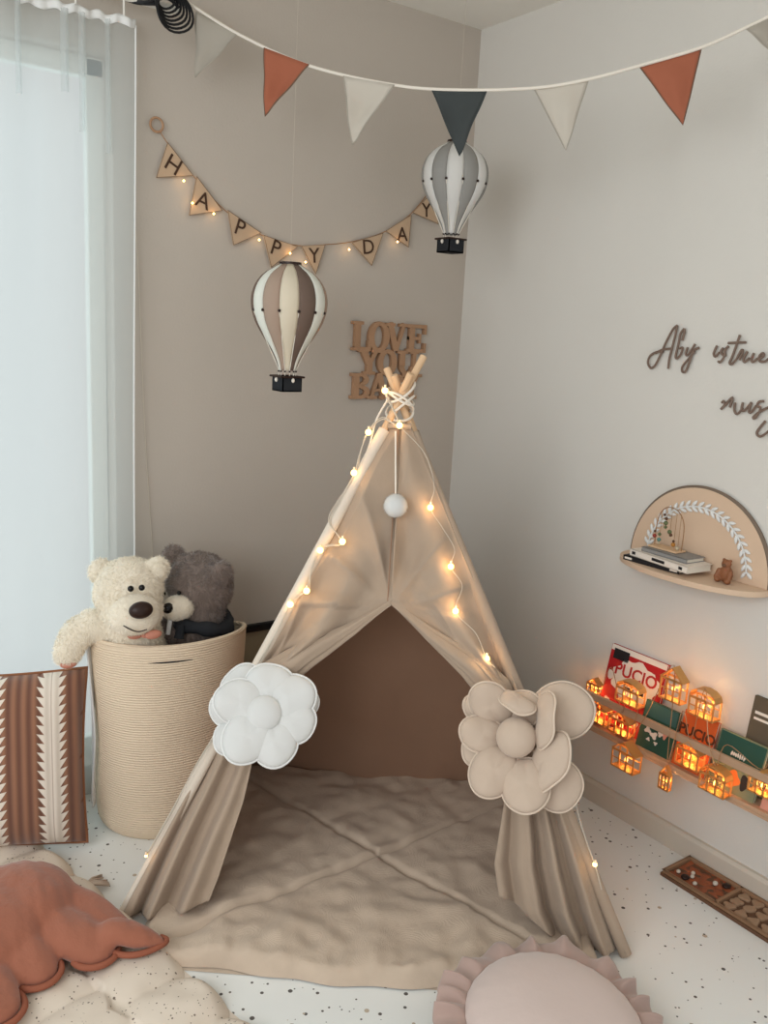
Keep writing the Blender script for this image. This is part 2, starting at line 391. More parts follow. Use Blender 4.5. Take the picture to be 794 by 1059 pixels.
b.build('bunched_fold', 'sheer', cur, autosharp=False)
b = MB(); b.tube([(-2.9, -0.065, 2.335), (-1.15, -0.065, 2.335)], 0.011, 10)
b.tube([(-1.16, -0.065, 2.335), (-1.16, 0, 2.335)], 0.008, 8)
b.build('curtain_rail', 'white', cur)
for i in range(12):
    x = -2.7 + i * 0.127; b = MB(); b.tube([(x, -0.068, 2.285), (x, -0.068, 2.335)], 0.003, 6); b.build('rail_hook', 'white', cur)

# black cable coil hanging at the rail end
cb = MB()
c0 = ony(170, 3, -0.10)
for k in range(7):
    rr = 0.028 + 0.004 * k; pts = []
    for i in range(24):
        q = 2 * PI * i / 24; pts.append(c0 + V(rr * 1.0 * math.cos(q + k * .3) + 0.004 * k, 0.004 * math.sin(3 * q + k) - 0.003 * k, rr * 0.9 * math.sin(q + k * .3) - 0.006 * k + 0.012))
    cb.tube(pts, 0.0034, 6, closed=True)
cb.tube(catmull([ony(118, -8, -0.06), ony(132, -2, -0.06), ony(150, 2, -0.08), ony(172, -2, -0.10), ony(185, 8, -0.10)], 6), 0.0045, 6)
cb.tube(catmull([ony(124, -3, -0.05), ony(142, 3, -0.07), ony(165, 4, -0.09)], 6), 0.0045, 6)
tag(cb.build('cable_coil', 'black', origin=c0), 'coil of thin black cable hanging at the end of the curtain rail', 'cable')
cb = MB(); cb.tube(catmull([ony(136, 118, -0.006), ony(138, 200, -0.006), ony(143, 280, -0.006), ony(147, 380, -0.006), ony(151, 470, -0.006), ony(158, 575, -0.006)], 8), 0.0011, 5)
tag(cb.build('thin_wire', 'wire', origin=ony(158, 575, -0.006)), 'thin pale wire running down the grey wall beside the curtain', 'wire')

# ================================================================== FABRIC BUNTING
A = ony(190, 0, -0.10); A2 = V(-1.12, -0.10, 0); B2 = V(-0.02, -1.62, 0)
dirp = (B2 - A2).normalized(); nrm = V(dirp.y, -dirp.x, 0)
op = lambda px, py: onplane(px, py, A2, nrm)
bunt = thing('bunting', op(475, 93), 'cloth pennant bunting in rust, cream and slate on a white cord across the corner', 'bunting')
cp = catmull([op(*p) for p in ((184, -4), (246, 35), (320, 68), (408, 88), (475, 93), (552, 91), (608, 82), (661, 68), (725, 49), (772, 28), (800, 14), (840, -12))], 8)
b = MB(); b.tube(cp, 0.0042, 7); b.build('cord', 'cord', bunt)
flags = [((203, 12), (246, 34), (202, 80), 'paleflag', None), ((274, 50), (320, 67), (274, 120), 'rustflag', 'rust cotton pennant'), ((356, 79), (408, 88), (364, 150), 'creamflag', 'cream pennant'),
         ((447, 93), (503, 94), (475, 161), 'slateflag', 'dark slate pennant'), ((552, 91), (608, 82), (585, 155), 'creamflag', None), ((661, 68), (725, 49), (706, 129), 'rustflag', 'rust cotton pennant'),
         ((771, 29), (806, 12), (806, 60), 'paleflag', None)]
for fi, (a, c, t, mt_, lb) in enumerate(flags):
    a, c, t = op(*a), op(*c), op(*t)
    def ff(u, v, a=a, c=c, t=t, fi=fi):
        p = a.lerp(c, u).lerp(t, v); return p + nrm * (0.007 * math.sin(u * 6 + fi) * math.sin(PI * min(1, v * 1.2)) + 0.004 * math.sin(v * 9 + fi))
    b = MB(); b.grid(ff, 12, 14); o = b.build('pennant', mt_, bunt, solid=0.0025)
    if lb: o['label'] = lb
    b = MB(); b.tube([ff(0, k / 14) for k in range(14)] + [t] + [ff(1, 1 - k / 14) for k in range(1, 15)], 0.0022, 5)
    b.build('hem', 'slateflag' if mt_ == 'slateflag' else ('flaghem' if mt_ == 'rustflag' else 'paleflag'), o)

# ================================================================== WOODEN HAPPY DAY GARLAND
gar = thing('wooden_garland', ony(320, 270, 0), 'garland of small wooden pennants with letters on the grey back wall', 'garland')
g = lambda px, py, d=-0.012: ony(px, py, d)
b = MB(); cc = g(162, 129); rr = 0.019
b.tube([cc + V(rr * math.cos(q), 0, rr * math.sin(q)) for q in (2 * PI * i / 24 for i in range(24))], 0.0035, 8, closed=True)
b.build('ring', 'signwood', gar)
b = MB(); b.tube(catmull([g(*p) for p in ((166, 137), (174, 149), (200, 182), (232, 217), (270, 243), (308, 254), (336, 253), (364, 250), (397, 240), (425, 221), (446, 195))], 6), 0.0016, 5); b.build('string', 'copper', gar)
pen = [('H', (173, 147), (161, 184), (200, 182), (179, 171)), ('A', (203, 182), (195, 223), (230, 218), (210, 208)), ('P', (235, 217), (241, 254), (270, 241), (248, 236)),
       ('P', (272, 243), (308, 255), (280, 277), (285, 257)), ('Y', (311, 254), (336, 253), (326, 284), (325, 265)), ('D', (363, 251), (396, 241), (384, 275), (381, 256)),
       ('A', (398, 239), (425, 222), (422, 256), (416, 243)), ('Y', (426, 220), (447, 198), (453, 232), (441, 218))]
for ch, a, c, t, lc in pen:
    P3 = [g(*a), g(*c), g(*t)]
    b = MB(); b.prism(P3, (0, -0.003, 0)); o = b.build('pennant', 'plywood', gar, smooth=False)
    cen = (P3[0] + P3[1] + P3[2]) / 3
    b = MB(); b.tube([p.lerp(cen, 0.03) + V(0, -0.003, 0) for p in P3], 0.0011, 4, closed=True); b.build('burnt_edge', 'burn', o)
    ang = math.atan2(((c[1] + t[1]) / 2 - (a[1])) if ch in 'HA' and a[0] < 210 else 0, 1) if False else 0
    tilt = {'H': -0.5, 'D': 0.15}.get(ch, 0.1 if a[0] > 300 else -0.3)
    r = V(math.cos(tilt), 0, math.sin(tilt)); u = V(-math.sin(tilt), 0, math.cos(tilt))
    text_mb(ch, 0.068, g(*lc, -0.0165), r, u, 0.0008).build('letter', 'burn', o, smooth=False)
for p in ((190, 187), (199, 210), (221, 221), (268, 248), (316, 271), (361, 258), (411, 250), (300, 262)):
    q = g(*p, -0.022); b = MB(); b.ell(q, 0.0035, nu=10, nv=6); o = b.build('bulb', 'bulb', gar); lamp_in(o, q + V(0, -0.006, 0), 0.012)

# ================================================================== LOVE YOU BABY SIGN
sg = thing('word_sign', ony(400, 411, 0), 'brown wooden LOVE YOU BABY word sign in stacked letters on the back wall', 'sign')
def letter(ch, x0, x1, z0, z1):
    """slab serif letter as extruded strokes in a cell on the back wall"""
    b = MB(); y1 = -0.002; W_ = x1 - x0; Hh = z1 - z0; s_ = 0.024; sf = 0.011
    y0 = -0.016 - 0.0003 * (sum(map(ord, ch)) % 5)
    yy_ = lambda: y0 - 0.0002 * (len(b.v) // 8 % 7)
    bx = lambda a, c, d, e: b.box((x0 + a, yy_(), z0 + c), (x0 + d, y1, z0 + e))
    def bar(p, q, wd=s_):
        p = V(x0 + p[0], 0, z0 + p[1]); q = V(x0 + q[0], 0, z0 + q[1]); d = (q - p).normalized(); n_ = V(-d.z, 0, d.x) * wd / 2
        b.prism([V(v.x, y1, v.z) for v in (p - n_, q - n_, q + n_, p + n_)], (0, yy_() - y1, 0))
    def ring(cx, cz, rx, rz, a0, a1, th=s_, th2=None):
        n_ = 20; th2 = th2 or th * 0.6
        def q(t, k, yy):
            a = a0 + (a1 - a0) * t; return V(x0 + cx + (rx - (th if k else 0)) * math.cos(a), yy, z0 + cz + (rz - (th2 if k else 0)) * math.sin(a))
        for i in range(n_):
            t0, t1 = i / n_, (i + 1) / n_
            b.prism([q(t0, 0, y1), q(t1, 0, y1), q(t1, 1, y1), q(t0, 1, y1)], (0, y0 - y1, 0))
    ser = lambda cx, zz, wd=0.042: bx(cx - wd / 2, zz, cx + wd / 2, zz + sf)
    if ch == 'L':
        bx(.012, 0, .012 + s_, Hh); ser(.024, 0); ser(.024, Hh - sf, .046); bx(.012, 0, W_, .013); bx(W_ - .013, 0, W_, .036)
    elif ch == 'O':
        ring(W_ / 2, Hh / 2, W_ / 2, Hh / 2 + .003, 0, 2 * PI)
    elif ch == 'V':
        bar((.012, Hh), (W_ / 2, .004)); bar((W_ - .012, Hh), (W_ / 2, .004), .014); ser(.014, Hh - sf); ser(W_ - .014, Hh - sf)
    elif ch == 'E':
        bx(.010, 0, .010 + s_, Hh); bx(0, 0, W_, .013); bx(0, Hh - .013, W_, Hh); bx(.01, Hh / 2 - .005, W_ * .72, Hh / 2 + .006); bx(W_ - .011, 0, W_, .034); bx(W_ - .011, Hh - .034, W_, Hh); bx(W_ * .62, Hh / 2 - .017, W_ * .72, Hh / 2 + .018)
    elif ch == 'Y':
        bar((.014, Hh), (W_ / 2, Hh * .42)); bar((W_ - .014, Hh), (W_ / 2, Hh * .42), .015); bx(W_ / 2 - s_ / 2, 0, W_ / 2 + s_ / 2, Hh * .46); ser(W_ / 2, 0, .05); ser(.016, Hh - sf); ser(W_ - .016, Hh - sf)
    elif ch == 'U':
        bx(.010, Hh * .35, .010 + s_, Hh); bx(W_ - .024, Hh * .35, W_ - .010, Hh); ring(W_ / 2, Hh * .37, W_ / 2 - .010, Hh * .37, PI, 2 * PI, .022); ser(.022, Hh - sf, .046); ser(W_ - .018, Hh - sf, .038)
    elif ch == 'B':
        bx(.010, 0, .010 + s_, Hh); bx(0, 0, W_ * .55, .012); bx(0, Hh - .012, W_ * .55, Hh); bx(.02, Hh / 2 - .006, W_ * .55, Hh / 2 + .006)
        ring(W_ * .5, Hh * .27, W_ * .5, Hh * .27, -PI / 2, PI / 2, .022); ring(W_ * .48, Hh * .75, W_ * .45, Hh * .25, -PI / 2, PI / 2, .020)
    elif ch == 'A':
        bar((W_ / 2, Hh), (.014, 0), .013); bar((W_ / 2, Hh), (W_ - .016, 0)); bx(W_ * .25, Hh * .28, W_ * .75, Hh * .28 + .011); ser(.016, 0); ser(W_ - .018, 0)
    b.build('letter', 'signwood', sg, smooth=False)
for ch, x0, x1 in (('L', -.497, -.417), ('O', -.428, -.338), ('V', -.350, -.262), ('E', -.262, -.175)): letter(ch, x0, x1, 1.424, 1.524)
for ch, x0, x1 in (('Y', -.462, -.375), ('O', -.385, -.300), ('U', -.298, -.205)): letter(ch, x0, x1, 1.342, 1.430)
for ch, x0, x1 in (('B', -.492, -.412), ('A', -.418, -.330), ('B', -.338, -.262), ('Y', -.270, -.190)): letter(ch, x0, x1, 1.257, 1.347)

# ================================================================== BALLOON LAMPS
def balloon(cpx, cpy, hw, y, cols, label, top, bot, toffs):
    """paper hot-air balloon; profile from the envelope crown to the neck"""
    c = ony(cpx, cpy, y); s = (c - CP).dot(CF) / FPX; R_ = hw * s
    toffs = math.atan2(CP.y - c.y, CP.x - c.x) - 2.5 * 2 * PI / 12
    tz = c.z + (cpy - top) * s; bz = c.z - (bot - cpy) * s
    root = thing('balloon_decoration', (c.x, c.y, bz), label, 'balloon')
    ztop = tz; zn = bz + (0.135 * (tz - bz)) + 0.012
    hh = ztop - zn
    prof = [(0.0, 0.2), (0.03, .44), (0.08, .66), (0.16, .87), (0.25, .98), (0.33, 1.02), (0.43, 1.0), (0.54, .91), (0.66, .72), (0.78, .50), (0.88, .34), (0.95, .26), (1.0, .24)]
    def pr(t):
        for (a, ra), (b_, rb) in zip(prof, prof[1:]):
            if t <= b_: k = (t - a) / (b_ - a); return ra + (rb - ra) * k
        return prof[-1][1]
    prs = lambda t: (pr(max(0, t - .03)) + pr(t) + pr(min(1, t + .03))) / 3
    ng = 12
    for k in range(ng):
        a0 = 2 * PI * k / ng + toffs
        def gf(u, v, a0=a0):
            q = a0 + u * 2 * PI / ng; bul = 1 + 0.05 * math.sin(PI * u); rr = R_ * prs(v) * bul * 0.97
            return V(c.x + rr * math.cos(q), c.y + rr * math.sin(q), ztop - hh * v)
        b = MB(); b.grid(gf, 6, 26); b.build('gore', cols[k % len(cols)], root, solid=0.0012, autosharp=False)
    b = MB(); b.tube([V(c.x, c.y, ztop - 0.002), V(c.x, c.y, ztop + 0.006)], R_ * 0.30, 20); b.build('crown_cap', 'nose', root)
    zb = ztop - hh * 0.44
    for k in range(ng):
        q = 2 * PI * k / ng + toffs; b = MB(); b.ell(V(c.x + R_ * .985 * math.cos(q), c.y + R_ * .985 * math.sin(q), zb), 0.0042, nu=8, nv=6); b.build('rim_knob', 'nose', root)
    b = MB(); bt = bz + 0.15 * (tz - bz) * .8
    bw = R_ * 0.30; btop = bz + 0.045
    for k in range(ng):
        q = 2 * PI * k / ng + toffs
        b.tube([V(c.x + R_ * .99 * math.cos(q), c.y + R_ * .99 * math.sin(q), zb), V(c.x + bw * .85 * math.cos(q), c.y + bw * .85 * math.sin(q), zn + 0.004), V(c.x + bw * .8 * math.cos(q), c.y + bw * .8 * math.sin(q), btop)], 0.0012, 5)
    b.build('ropes', 'cord', root)
    b = MB()
    for k in range(ng):
        q = 2 * PI * k / ng + toffs; b.ell(V(c.x + bw * .82 * math.cos(q), c.y + bw * .82 * math.sin(q), btop + 0.012), 0.003, nu=8, nv=5)
    b.build('rope_beads', 'nose', root)
    bk = MB(); w_ = R_ * .30
    for (x0, x1, y0, y1) in ((-w_, w_, -w_, -w_ + .003), (-w_, w_, w_ - .003, w_), (-w_, -w_ + .003, -w_, w_), (w_ - .003, w_, -w_, w_)):
        bk.box((c.x + x0, c.y + y0, bz), (c.x + x1, c.y + y1, btop - 0.004))
    bk.box((c.x - w_, c.y - w_, bz), (c.x + w_, c.y + w_, bz + 0.004))
    ba = bk.build('basket', 'scarf', root, smooth=False)
    b = MB()
    for k in range(4):
        cs = [(-w_, -w_), (w_, -w_), (w_, w_), (-w_, w_)]; p, q = cs[k], cs[(k + 1) % 4]
        b.tube([V(c.x + p[0] * 1.15, c.y + p[1] * 1.15, btop - .003), V(c.x + q[0] * 1.15, c.y + q[1] * 1.15, btop - .003)], 0.003, 6)
    b.build('basket_rim', 'nose', ba)
    b = MB()
    for k in range(8):
        q = 2 * PI * k / 8; rr_ = w_ * 1.12
        b.ell(V(c.x + rr_ * math.cos(q), c.y + rr_ * math.sin(q), btop - .012), (0.005, 0.005, 0.007), nu=8, nv=6)
    b.build('sandbags', 'cord', ba)
    b = MB(); b.tube([V(c.x, c.y, ztop), V(c.x, c.y, H)], 0.0004, 4); b.build('hanging_thread', 'wire', root)
M['gcream'] = mat('cream_paper', (226, 214, 192), 0.8, trans=0.15)
M['gmint'] = mat('white_paper', (232, 232, 222), 0.8, trans=0.15)
M['gtaupe'] = mat('taupe_paper', (164, 142, 126), 0.8)
M['gbrown'] = mat('brown_paper', (108, 90, 80), 0.8)
M['ggrey'] = mat('grey_paper', (150, 148, 144), 0.8)
M['gwhite'] = mat('pale_paper', (228, 226, 222), 0.8, trans=0.15)
balloon(299, 318, 38, -0.35, ['gmint', 'gtaupe', 'gcream', 'gbrown'], 'small striped beige, brown and cream hot-air balloon hanging left of the word sign', 275, 404, PI / 12 * 0.2)
balloon(470, 186, 33.5, -0.34, ['gwhite', 'ggrey'], 'small white and grey hot-air balloon hanging in the room corner', 150, 259, 0.1)

# ================================================================== TEEPEE
FLc = V(-1.526, -0.64, 0); EU = V(0.7914, -0.6113, 0); EW = V(0.6113, 0.7914, 0); TL = 1.2775
T = lambda u, w_, z: FLc + EU * u + EW * w_ + V(0, 0, z)
KZ, KU, KW = 1.314, 0.627, 0.42
fw = lambda z: KW * z / KZ                                 # front plane
NF = (EW * -KZ + V(0, 0, KW)).normalized()                 # outward normal of the front plane (towards viewer, up)
ZT = 1.245; ZO = 0.804
tp = thing('teepee_tent', T(KU, 0.42, 0), "beige canvas children's teepee with tied back flaps, standing in the corner", 'tent')
K = T(KU, KW, KZ)
feet = {'fl': T(0, 0, 0), 'fr': T(TL, 0, 0), 'bl': T(0.10, 0.80, 0), 'br': T(1.17, 0.80, 0)}
offs = {'fl': NF * 0.016, 'fr': NF * -0.006, 'bl': NF * 0.002 - EU * 0.006, 'br': NF * -0.024 + EU * 0.010}
ext = {'fl': 0.135, 'fr': 0.10, 'bl': 0.085, 'br': 0.085}
for k, ft in feet.items():
    kk = K + offs[k]; d = (kk - ft).normalized()
    b = MB(); b.tube([ft + V(0, 0, 0.006), kk + d * ext[k]], 0.0098, 14); b.build('pole', 'wood', tp, bevel=0.0015)
    b = MB(); zz = ZT - 0.01; pts = [ft + d * ((kk - ft).length * t) for t in (0.004, 0.25, 0.5, 0.75, zz / KZ)]
    b.tube(pts, 0.0155 if k[0] == 'f' else 0.0145, 12); b.build('pole_sleeve', 'sleeve' if k == 'fl' else 'canvas', tp)
# rear and side canvas panels
def panel(name, a, c, m, sag):
    def pf(u, v):
        z = 0.01 + (ZT - 0.01) * v; t = z / KZ
        p = a.lerp(c, u).lerp(K, t); p.z = z
        cen = T(KU, KW, z); ins = (cen - p); ins.z = 0; ins = ins.normalized() if ins.length > 1e-4 else V(0, 0, 0)
        s = sag * math.sin(PI * u) * (1 - v) ** 0.5
        s += 0.006 * math.sin(PI * u) * math.sin(u * 17 + v * 6) * (1 - v) + 0.01 * noise.noise(p * 5)
        return p + ins * s
    b = MB(); b.grid(pf, 50, 50); return b.build(name, m, tp, solid=0.003, autosharp=False)
panel('back_panel', feet['bl'], feet['br'], 'canvas_in', 0.05)
panel('side_panel', feet['fl'], feet['bl'], 'canvas_in', 0.03)
panel('side_panel', feet['br'], feet['fr'], 'canvas_in', 0.03)
# seam band along the foot of the back panel
# front flaps
ZTIE = 0.50
def flap(side):
    UC = 0.636
    if side < 0:
        pole = lambda z: KU * z / KZ
        inner_k = [(0.0, .205), (0.12, .245), (0.30, .292), (0.386, .306), (.46, .300), (.50, .298), (.54, .303), (.60, .345), (.66, .425), (.73, .535), (ZO, UC)]
        tieu = 0.27
    else:
        pole = lambda z: TL - (TL - KU) * z / KZ
        inner_k = [(0.0, 1.03), (0.10, .955), (0.20, .935), (0.337, .952), (.44, .965), (.50, .968), (.54, .962), (.60, .925), (.66, .850), (.73, .740), (ZO, UC)]
        tieu = 1.00
    def inner(z):
        if z >= ZO: return UC
        for (a, ua), (c, uc) in zip(inner_k, inner_k[1:]):
            if z <= c: k = (z - a) / (c - a); return ua + (uc - ua) * k
    seed = 0 if side < 0 else 5
    def ff(s, t):
        zb = 0.015 + (0.05 * s * s if side < 0 else 0.11 * sm(0.45, 1, s))
        z = ZT - (ZT - zb) * t
        po = pole(z); iu = inner(z) if z < ZT else UC; lim = po + (UC - po) * (1.0 if z >= ZO else 1.0)
        u = po + (iu - po) * s
        wtie = math.exp(-((z - ZTIE) / 0.05) ** 2)
        d = 0.0
        du, dz = u - tieu, z - ZTIE
        rad = math.hypot(du, dz) + 1e-5
        if z > ZTIE:
            ang = math.atan2(abs(dz), abs(du) + 1e-6) if (du * side < 0) else PI - math.atan2(abs(dz), abs(du) + 1e-6)
            edge = math.sin(PI * min(1, max(0, s))) ** 0.5
            near = math.exp(-rad / 0.28)
            am = 0.55 + 0.45 * math.sin(ang * 3.1 + seed * 2)
            d += (0.046 * near + 0.019) * am * math.sin(ang * 15 + seed + 1.0 * math.sin(rad * 7) + 1.5 * noise.noise(V(ang * 2, rad * 3, seed))) * edge * sm(0.0, 0.06, rad)
            cr = abs(math.sin(ang * 8.3 + seed * 1.7 + 0.8 * noise.noise(V(rad * 5, ang * 2, seed + 3)))); d += 0.016 * (1 - cr) ** 2.2 * edge * sm(0.02, 0.12, rad) * (0.6 + .4 * math.sin(ang * 5 + 2))
            r2 = math.hypot(u - UC, z - ZO + .02); ph2 = math.atan2(z - ZO + .02, abs(u - UC) + .004)
            cr2 = abs(math.sin(ph2 * 5.2 + seed * .9 + 0.5 * noise.noise(V(r2 * 4, ph2 * 2, seed + 8))))
            if z > ZO - .02: d += 0.030 * ((1 - cr2) ** 1.6 - .25) * sm(0.02, 0.16, r2) * sm(0.0, 0.05, abs(u - po)) * (1 - .75 * sm(.95, 1.2, z)) * (0.5 + .5 * noise.noise(V(ph2 * 3, seed, 0)) + .3)
            if z < ZO: d += 0.010 * math.sin(s * 2 * PI * 3.2 + seed) * sm(ZO, 0.62, z) * edge
            d += 0.012 * sm(.65, 1, s) * sm(.95, ZO + .0, z) * (1 if z > ZO else 0.5)
        else:
            k = sm(ZTIE, 0.05, z)
            ph = s * 2 * PI * (2.7 if side < 0 else 3.0) + seed + 0.9 * math.sin(z * 6) + 1.9 * math.sin(s * 3.3 + seed + z * 2.2)
            d += (0.012 + (0.019 if side < 0 else 0.024) * k) * (math.sin(ph) + 0.25 * math.sin(2.3 * ph + 1)) * math.sin(PI * min(1, s * 1.0 + 0.02)) ** 0.35 + 0.02 * k * s
        d += 0.010 * noise.noise(V(u * 5, z * 5, seed))
        bulge = 0.022 * wtie
        return T(u, fw(z), z) + NF * (d * (1 - 0.5 * wtie) + bulge * math.sin(PI * s) + 0.012)
    b = MB(); b.grid(ff, 90, 190)
    o = b.build('front_flap', 'canvas', tp, solid=0.003, autosharp=False)
    # thick turned-back edge from the opening down to the tie
    ks = [(ZO - (ZO - 0.515) * i / 40) for i in range(41)]
    def ef(q, v):
        i = v * 40; z = ZO + 0.004 - (ZO - 0.50) * v; u = inner(min(z, ZO)); a = 2 * PI * q
        r = 0.007 + 0.032 * sm(0, 0.75, v) * (1 - 0.25 * sm(.8, 1, v))
        r *= 1 + 0.20 * math.sin(3 * a + 1.5 + v * 3) + 0.08 * math.sin(7 * a + v * 5)
        c = T(u - side * -0.0, fw(z), z) + NF * (0.018 + 0.004 * v); tang = (EU * (0.34 * side) + V(0, 0, -0.25)).normalized(); sd = NF.cross(tang).normalized()
        return c + sd * (r * math.cos(a)) + NF * (r * 0.55 * math.sin(a))
    b = MB(); b.grid(ef, 40, 60, wrapu=True); b.build('rolled_edge', 'canvas', o, autosharp=False)
    # short hem line at the bottom
    return o
flap(-1); flap(1)
# canvas cap at the top between the poles
b = MB(); b.tube([T(KU, fw(z), z) + NF * 0.02 for z in (ZT, ZO)], 0.0016, 5); b.build('front_seam', 'canvas_in', tp)
# rope lashing round the crossing
b = MB()
for k in range(5):
    a = 0.35 * math.sin(k * 2.1); cz = K + V(0, 0, -0.03 + 0.014 * k)
    pts = [cz + EU * (0.036 * math.cos(q)) + EW * (0.034 * math.sin(q)) + V(0, 0, 0.02 * math.sin(q + k * 1.7) + a * 0.04 * math.cos(q)) for q in (2 * PI * i / 28 for i in range(28))]
    b.tube(pts, 0.0036, 6, closed=True)
p0 = K - EU * 0.03 - EW * 0.02
b.tube(catmull([p0 + V(0, 0, .01), p0 - EU * 0.03 - V(0, 0, .05) - EW * .02, p0 - EU * 0.045 - V(0, 0, .12) - EW * .03, p0 - EU * 0.075 - V(0, 0, .20) - EW * .04], 6), 0.0028, 6)
b.build('rope_lashing', 'cord', tp)
b = MB(); b.tube([T(KU - 0.028, fw(ZT), ZT) + NF * 0.022, T(KU + 0.034, fw(ZT), ZT) + NF * 0.022], 0.008, 8); b.build('top_hem', 'canvas', tp)

# pompom hanging from the tip
pc = onplane(409, 523, T(KU, fw(1.0), 1.0) + NF * 0.05, NF); ptop = onplane(409, 446, T(KU, fw(1.0), 1.0) + NF * 0.036, NF)
pom = thing('pompom_hanger', pc - V(0, 0, 0.034), 'white yarn pompom hanging on a cord from the teepee tip', 'pompom')
b = MB()
for i in range(900):
    z = 1 - 2 * (i + .5) / 900; q = i * 2.39996; r = math.sqrt(1 - z * z); d = V(r * math.cos(q), r * math.sin(q), z)
    L_ = 0.0335 * random.uniform(.93, 1.06); s1 = d.orthogonal().normalized() * 0.0022; s2 = d.cross(s1.normalized()) * 0.0022; a = pc + d * 0.012; e = pc + d * L_
    b.add([a + s1, a - s1 * .5 + s2, a - s1 * .5 - s2, e], [(0, 1, 3), (1, 2, 3), (2, 0, 3)])
b.ell(pc, 0.030); b.build('pompom', 'whitefab', pom, autosharp=False)
b = MB(); b.tube([ptop, pc], 0.0026, 6); b.build('cord', 'cord', pom)

# ---------------------------------------------------------------- flower tiebacks
def petal(parent, c, out, nrm_, a, b_, th, curl, m, mp, pucker=0.02, name='petal'):
    """puffy petal: centre c, out = direction away from the flower centre, nrm_ = flower normal"""
    out = out.normalized(); nz = nrm_.normalized(); out = (out - nz * out.dot(nz)).normalized(); tn = nz.cross(out)
    ph0 = random.uniform(0, 6)
    def shp(r, q):
        x = a * r * math.cos(q); y = b_ * r * math.sin(q) * (1 - 0.12 * (-math.cos(q) * .5 + .5)); return x * (1 + 0.05 * math.sin(3 * q + ph0)), y * (1 + 0.05 * math.sin(2 * q + ph0))
    def place(x, y, h):
        k = curl * (x + a) ; ang = k / (2 * a); X = x
        lift = ang * (x + a) * 0.5 + 0.0
        wv = 0.06 * a * math.sin(math.atan2(y, x + 1e-9) * 3 + ph0) * (math.hypot(x / a, y / b_))
        return c + out * (X * math.cos(ang * .7)) + tn * y + nz * (h + lift + wv)
    def sf(sg):
        def f(u, v):
            q = 2 * PI * u; r = v ** 0.7; x, y = shp(r, q)
            h = th * math.sqrt(max(0, 1 - r * r)) ; wr = 1 + pucker * math.sin(q * 9 + ph0) * r * r
            h *= wr; crease = math.exp(-((y / b_ - .15) / 0.08) ** 2) * max(0, -x / a - .1) * 0.45 + math.exp(-((y / b_ + .35) / 0.08) ** 2) * max(0, -x / a - .2) * 0.35
            return place(x, y, sg * h * (1 - crease))
        return f
    bb = MB(); bb.grid(sf(1), 36, 12, wrapu=True); bb.grid(sf(-0.6), 36, 12, wrapu=True)
    o = bb.build(name, m, parent, autosharp=False)
    bb = MB(); bb.tube([place(*shp(1.02, 2 * PI * i / 40), 0) for i in range(40)], 0.0028, 6, closed=True); bb.build('piping', mp, o)
    return o
def flower(cx, cy, dist_plane_pt, spx, petals, m, mp, label, nview):
    c = onplane(cx, cy, dist_plane_pt, NF); s = (c - CP).dot(CF) / FPX
    n0 = nview.normalized(); rt = V(0, 0, 1).cross(n0).normalized(); up = n0.cross(rt)
    root = thing('flower_tieback', c - n0 * 0.05, label, 'tieback')
    for (ang, d, a, b_, lay, curl, th, *ex) in petals:
        q = math.radians(ang); o = rt * math.cos(q) + up * math.sin(q); tl = math.radians(ex[0] if ex and len(ex) < 3 else 0); tw = math.radians(ex[1] if len(ex) == 2 else 0)
        o2 = o * math.cos(tl) + n0 * math.sin(tl); nn = n0 * math.cos(tl) - o * math.sin(tl)
        if len(ex) == 3:
            cxy, ov, nv_ = ex; w3 = lambda t: rt * t[0] + up * t[1] + n0 * t[2]
            petal(root, c + rt * (cxy[0] * s) + up * (cxy[1] * s) + n0 * (lay * 0.014), w3(ov), w3(nv_), a * s, b_ * s, th * s, curl, m, mp); continue
        if tw: sd = nn.cross(o2); nn = nn * math.cos(tw) + sd * math.sin(tw)
        petal(root, c + o * (d * s) + n0 * (lay * 0.014 - 0.004), o2, nn, a * s, b_ * s, th * s, curl, m, mp)
    return c, s, n0, rt, up, root
toc = lambda p: (CP - p).normalized()
base1 = T(0.27, fw(0.52), 0.52) + NF * 0.075
P1 = [(133, 40, 21, 24, -2.0, -.1, 8), (170, 38, 21, 23, -2.2, -.1, 8), (214, 42, 19, 18, -2.4, -.1, 8), (58, 38, 18, 18, -2.0, 0, 8), (22, 38, 18, 18, -2.0, 0, 8),
      (84, 25, 27, 27, .0, .18, 10), (34, 29, 27, 26, .4, .15, 10), (-14, 28, 26, 23, .1, .12, 10), (-66, 30, 25, 25, .5, .12, 10), (-124, 28, 28, 26, .9, .15, 10), (158, 26, 28, 25, .6, .2, 10)]
c, s, n0, rt, up, fl1 = flower(274, 738, base1, 1, P1, 'whitefab', 'whitepipe', 'white padded fabric flower tying back the left flap of the teepee', toc(base1) + V(-.15, 0, .15))
fm = frame(n0)
b = MB(); b.ell(c + n0 * 0.020, (18 * s, 18 * s, 9 * s), fm, 28, 16); b.build('flower_centre', 'whitefab', fl1)
base2 = T(0.985, fw(0.50), 0.50) + NF * 0.085
P2 = [(40, 54, 33, 31, -1.5, -.15, 9, 8), (-40, 60, 26, 26, -1.7, -.2, 8), (205, 40, 20, 18, -1.4, .2, 7), (150, 44, 22, 17, -1.2, .2, 7), (90, 30, 20, 22, -1.3, 0, 7),
      (136, 43, 26, 23, 0.2, .25, 10, 20, 12), (184, 36, 24, 20, .0, .25, 10, 12), (242, 41, 28, 25, .2, .2, 11, 6), (288, 47, 28, 27, .5, .25, 11, 8),
      (0, 0, 32, 23, 1.5, .15, 9, (38, -18), (.42, 1, .15), (-.62, .1, .8)), (0, 0, 29, 19, 2.2, .1, 8, (29, 22), (-.05, 1, .15), (-.88, .0, .5)), (0, 0, 20, 14, 1.9, .2, 7, (-4, 33), (1, -.6, .1), (.2, .65, .75))]
